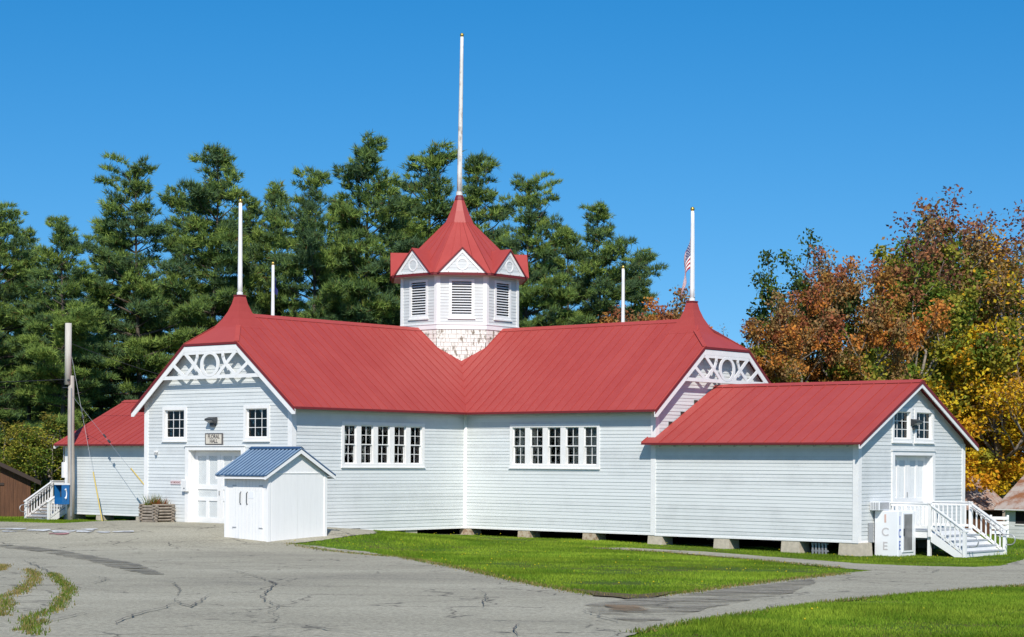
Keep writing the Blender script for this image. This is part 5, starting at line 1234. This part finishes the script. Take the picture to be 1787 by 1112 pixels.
lib_tree("maple_mixed", leaf_tree(34, 12, 4.0, 1.4, palette((0, GLD), (.15, YEL), (.3, OLV), (.45, GRN), (.6, OLV), (.75, GRN), (.90, (.34, .15, .07))), clumps=640, per=135), "bark_pale")
lib_tree("ash_bare", leaf_tree(35, 12, 3.6, 2.0, palette((0, YEL), (.25, GLD), (.45, BRN), (.7, BRN), (.85, (.24, .10, .07))), clumps=1100, per=34, bare=.15, leaf=.14, maxlev=4), "bark_pale")
lib_tree("maple_small", leaf_tree(36, 8, 2.6, .6, palette((0, OLV), (.3, GRN), (.6, OLV), (.85, (.24, .20, .04))), clumps=260, per=70, leaf=.15), "bark_pale")
lib_tree("birch_sparse", leaf_tree(37, 12, 3.0, 2.0, palette((0, BRN), (.4, (.34, .19, .06)), (.8, BRN)), clumps=300, per=22, bare=.2, leaf=.15), "bark_pale")
LEAFY = [("maple_tree", "maple_orange", 1125, 505, 101, 12, .4, "orange maple glowing behind the right ridge at the end of the pines", .75), ("birch_tree", "birch_sparse", 1283, 553, 110, 12, 1.0, "small sparse tan-leaved tree right of the flag gable", .62),
         ("oak_tree", "oak_green", 1425, 405, 107, 12, 2.0, "dark green oak whose crown tops the orange maple", .72), ("maple_tree", "maple_orange", 1492, 430, 105, 12, 3.1, "big rust-orange maple behind the right annex roof", .66), ("maple_tree", "maple_orange", 1370, 515, 103, 12, 5.2, "brown-orange maple at the left end of the autumn trees", .72),
         ("maple_tree", "maple_mixed", 1650, 352, 120, 12, .9, "tall yellow-green maple with a red top behind the annex gable", .74), ("ash_tree", "ash_bare", 1748, 330, 120, 12, 2.4, "half-bare grey-twigged tree towering at the right edge", .85), ("maple_tree", "maple_yellow", 1705, 575, 123, 12, 4.4, "golden yellow maple low behind the right annex corner", 1.35),
         ("maple_tree", "maple_mixed", 1705, 400, 127, 12, 2.7, "yellow-green maple filling the gap behind the half-bare tree", .85), ("maple_tree", "maple_yellow", 1800, 560, 121, 12, 1.9, "golden yellow maple cut off by the right edge", 1.0), ("maple_tree", "maple_mixed", 1575, 440, 112, 12, 4.0, "olive maple filling the gap behind the annex ridge", .9), ("oak_tree", "oak_green", 1335, 560, 112, 12, .3, "low green-brown oak right beside the flag gable truss", .9),
         ("maple_tree", "maple_small", 92, 720, 95, 8, 1.2, "young yellow-green maple between the barn and the utility pole", 1.25), ("maple_tree", "maple_small", 28, 735, 96, 8, 3.3, "young olive maple rising over the brown barn roof", 1.25), ("maple_tree", "maple_small", 165, 760, 100, 8, 5.0, "low dull green sapling behind the left annex roof", 1.2)]
for nm, key, px, py, Y, h0, rot, lab, wd in LEAFY: plant_tree(nm, key, px, Y, ptop(py, px, Y) - gz((px - 893.5) / FPX * Y, Y), h0, rot, lab, "tree", "autumn trees", wd)

# the wood behind: one mass of more pines and brush
def woodland():
    rg = np.random.default_rng(5); Vs, Ts = [], []
    for k in range(22):
        key = ["pine_a", "pine_b", "pine_c", "pine_d", "pine_e"][k % 5]; v, f_, t = LIB[key][2]; v = v.reshape(-1, 3, 3); sel = rg.random(len(v)) < .30; v = v[sel]; v = np.concatenate([v, v[:, 2:3] + (v[:, 1:2] - v[:, 0:1]) * 1.5], 1).reshape(-1, 3); t = t[sel]
        px = -60 + k * 56 + rg.uniform(-18, 18); Y = rg.uniform(121, 134); x = (px - 893.5) / FPX * Y; h = rg.uniform(8.0, 11.0) if px > 150 else rg.uniform(11, 14); s_ = h / 20; a_ = rg.uniform(0, 6.28)
        q = v * np.array([s_ * 1.6, s_ * 1.6, s_]); q = np.stack([q[:, 0] * np.cos(a_) - q[:, 1] * np.sin(a_) + x, q[:, 0] * np.sin(a_) + q[:, 1] * np.cos(a_) + Y, q[:, 2]], 1); Vs.append(q); Ts.append(t)
    for k in range(330):      # brush
        left = k < 210
        px = rg.uniform(-60, 1130) if left else rg.uniform(1180, 1860); Y = rg.uniform(98, 122) if left else rg.uniform(122, 136); x = (px - 893.5) / FPX * Y; hz = rg.uniform(1.2, 3.4); n = 240
        col = [np.array(c) for c in (DGR, GRN, (.10, .075, .03), OLV, (.17, .085, .03))][rg.integers(0, 5)]
        p = rg.normal(0, 1, (n, 3)) * np.array([1.3, 1.0, hz * .33]) + np.array([x, Y, hz * .5 + gz(x, Y)])
        d = rg.normal(0, 1, (n, 3)); d /= np.linalg.norm(d, axis=1, keepdims=True); e = np.cross(d, rg.normal(0, 1, (n, 3))); e /= np.linalg.norm(e, axis=1, keepdims=True); s_ = rg.uniform(.12, .3, (n, 1))
        Vs.append(np.stack([p - d * s_, p + e * s_ * .5, p + d * s_, p - e * s_ * .5], 1).reshape(-1, 3)); Ts.append(col * rg.uniform(.6, 1.3, (n, 1)))
    v = np.concatenate(Vs); o = bpy.data.objects.new("woodland", raw_mesh("woodland", v, np.arange(len(v)).reshape(-1, 4), np.concatenate(Ts), "needles", 4)); COL.objects.link(o)
    setp(o, label="dark mass of further pines and brush behind the trees", category="woods", kind="stuff")
woodland()

# ================================================================== GRASS
def scatter(poly, n, rg):
    P = np.array(poly); lo, hi = P.min(0), P.max(0); out = []
    x0, y0 = P[:, 0], P[:, 1]; x1, y1 = np.roll(x0, -1), np.roll(y0, -1)
    while sum(len(o) for o in out) < n:
        q = rg.uniform(lo, hi, (n, 2)); c = np.zeros(n, bool)
        for i in range(len(P)):
            with np.errstate(divide='ignore', invalid='ignore'):
                xi = (x1[i] - x0[i]) * (q[:, 1] - y0[i]) / (y1[i] - y0[i]) + x0[i]
            c ^= ((y0[i] > q[:, 1]) != (y1[i] > q[:, 1])) & (q[:, 0] < xi)
        # keep what the camera could see, with a margin
        c &= (np.abs(q[:, 0]) < .30 * q[:, 1] + 1.0)
        out.append(q[c])
    return np.concatenate(out)[:n]

def vnoise(q, s, seed):
    rg = np.random.default_rng(seed); g = rg.random((64, 64)); p = q * s; i = np.floor(p).astype(int); f_ = p - i; f_ = f_ * f_ * (3 - 2 * f_); i0, i1 = i % 64, (i + 1) % 64
    return (g[i0[:, 0], i0[:, 1]] * (1 - f_[:, 0]) + g[i1[:, 0], i0[:, 1]] * f_[:, 0]) * (1 - f_[:, 1]) + (g[i0[:, 0], i1[:, 1]] * (1 - f_[:, 0]) + g[i1[:, 0], i1[:, 1]] * f_[:, 0]) * f_[:, 1]

def lawn(name, label, poly, n, h, seed, lush=1.0):
    rg = np.random.default_rng(seed); q = scatter(poly, n, rg); z = np.array([gz(*p) for p in q])
    a_ = vnoise(q, .35, seed) * .6 + vnoise(q, 1.3, seed + 1) * .4; b_ = vnoise(q, .9, seed + 2)
    hh = h * (.25 + 1.3 * a_ ** 1.3) * rg.uniform(.5, 1.35, n); big = vnoise(q, .22, seed + 5) * .55 + vnoise(q, .7, seed + 6) * .45
    c1, c2, c3 = np.array([.310, .415, .040]), np.array([.125, .230, .020]), np.array([.27, .21, .07])
    t = np.clip(b_[:, None] + rg.normal(0, .2, (n, 1)), 0, 1); col = c2 + (c1 - c2) * t
    dry = (rg.random(n) < (.05 + .55 * np.clip((.40 - a_) * 4, 0, 1) * (2 - lush))); col[dry] = c3 * rg.uniform(.6, 1.1, (dry.sum(), 1)); hh[dry] *= .6
    v, f_, c_ = blades(np.column_stack([q, z - .01]), hh, rg.uniform(.009, .020, n) * (1 + q[:, 1] / 90), col * rg.uniform(.75, 1.25, (n, 1)) * (.62 + .75 * big[:, None]), rg, .8)
    o = bpy.data.objects.new(name, raw_mesh(name, v, f_, c_, "blades", 3)); COL.objects.link(o); setp(o, label=label, category="grass", kind="stuff")
lawn("grass", "mown grass of the lawn between the lot and the hall", ISLAND, 220000, .060, 21, .7)
lawn("grass", "bright thick grass in the lower right corner", LAWN_R, 190000, .080, 22, 1.1)
LEFT_STRIP = [tuple(gp(*p)) for p in [(-30, 911), (0, 911.5), (90, 914), (180, 916), (236, 915.5)]] + [l2w((-8, -4)).xy[:], l2w((-15, -2)).xy[:], l2w((-22, -1)).xy[:], (-32, 92)]
lawn("grass", "short grass strip along the left annex and steps", LEFT_STRIP, 45000, .09, 23, .9)
RIGHT_STRIP = [l2w((21, -1.5)).xy[:], gp(1800, 972), (34, 68), (46, 110), (14, 100), l2w((21, 4)).xy[:]]
lawn("grass", "grass falling away past the right annex toward the booths", [tuple(p) for p in RIGHT_STRIP], 45000, .12, 24, .9)
def weeds():
    rg = np.random.default_rng(9); Q, Hh, Cc = [], [], []
    lines = [([(60, 1112), (45, 1085), (95, 1068), (110, 1050), (122, 1032), (100, 1012), (92, 1003)], .15, .7), ([(0, 1046), (30, 1038), (55, 1022), (62, 1005), (48, 996)], .17, .3), ([(0, 1078), (12, 1060), (10, 1048)], .16, .6), ([(0, 998), (8, 988)], .16, .2), ([(78, 1086), (60, 1096), (30, 1105)], .12, .6),
             ([(505, 950), (700, 974), (815, 996), (930, 1022), (1050, 1043)], .22, .5), ([(1110, 1108), (1200, 1090), (1330, 1070), (1480, 1050), (1720, 1029), (1800, 1023)], .16, .7), ([(1100, 1047), (1200, 1037), (1340, 1018), (1470, 1003)], .24, .4), ([(1025, 957), (1160, 965), (1320, 979), (1470, 993)], .16, .5)]
    for pts, wd, gr in lines:
        P = [np.array(gp(*p)) for p in pts]
        for a_, b_ in zip(P, P[1:]):
            n = int(np.linalg.norm(b_ - a_) * 130); f_ = rg.random((n, 1)); Q.append(a_ + (b_ - a_) * f_ + rg.normal(0, wd * .5, (n, 2))); Hh.append(rg.uniform(.015, .07, n))
            k = rg.random(n) < gr; c = np.where(k[:, None], np.array([[.14, .20, .03]]), np.array([[.33, .25, .09]])) * rg.uniform(.7, 1.2, (n, 1)); Cc.append(c)
    q = np.concatenate(Q); n = len(q); z = np.array([gz(*p) for p in q]) + .02
    v, f_, c_ = blades(np.column_stack([q, z]), np.concatenate(Hh), rg.uniform(.012, .03, n), np.concatenate(Cc), rg, .9)
    o = bpy.data.objects.new("weeds", raw_mesh("weeds", v, f_, c_, "blades", 3)); COL.objects.link(o); setp(o, label="weeds and dry grass growing through the cracked asphalt and along its edges", category="weeds", kind="stuff")
    q = np.concatenate([scatter(ISLAND, 150, rg), scatter(LAWN_R, 14, rg)]); Vs, Fs = [], []
    for i, (x, y) in enumerate(q):
        z = gz(x, y) + rg.uniform(.06, .11); r_ = rg.uniform(.012, .024); b0 = len(Vs)
        Vs += [(x + r_ * math.cos(k), y + r_ * math.sin(k), z) for k in (0, 1.57, 3.14, 4.71)] + [(x, y, z + r_ * .9), (x, y, z - r_ * .7)]
        for k in range(4): Fs += [(b0 + k, b0 + (k + 1) % 4, b0 + 4), (b0 + (k + 1) % 4, b0 + k, b0 + 5)]
    o = bpy.data.objects.new("dandelions", raw_mesh("dandelions", np.array(Vs), np.array(Fs), np.tile([.75, .62, .04], (len(Fs), 1)), "blades", 3)); COL.objects.link(o); setp(o, label="yellow dandelions scattered through the lawn", category="flowers", kind="stuff")
weeds()
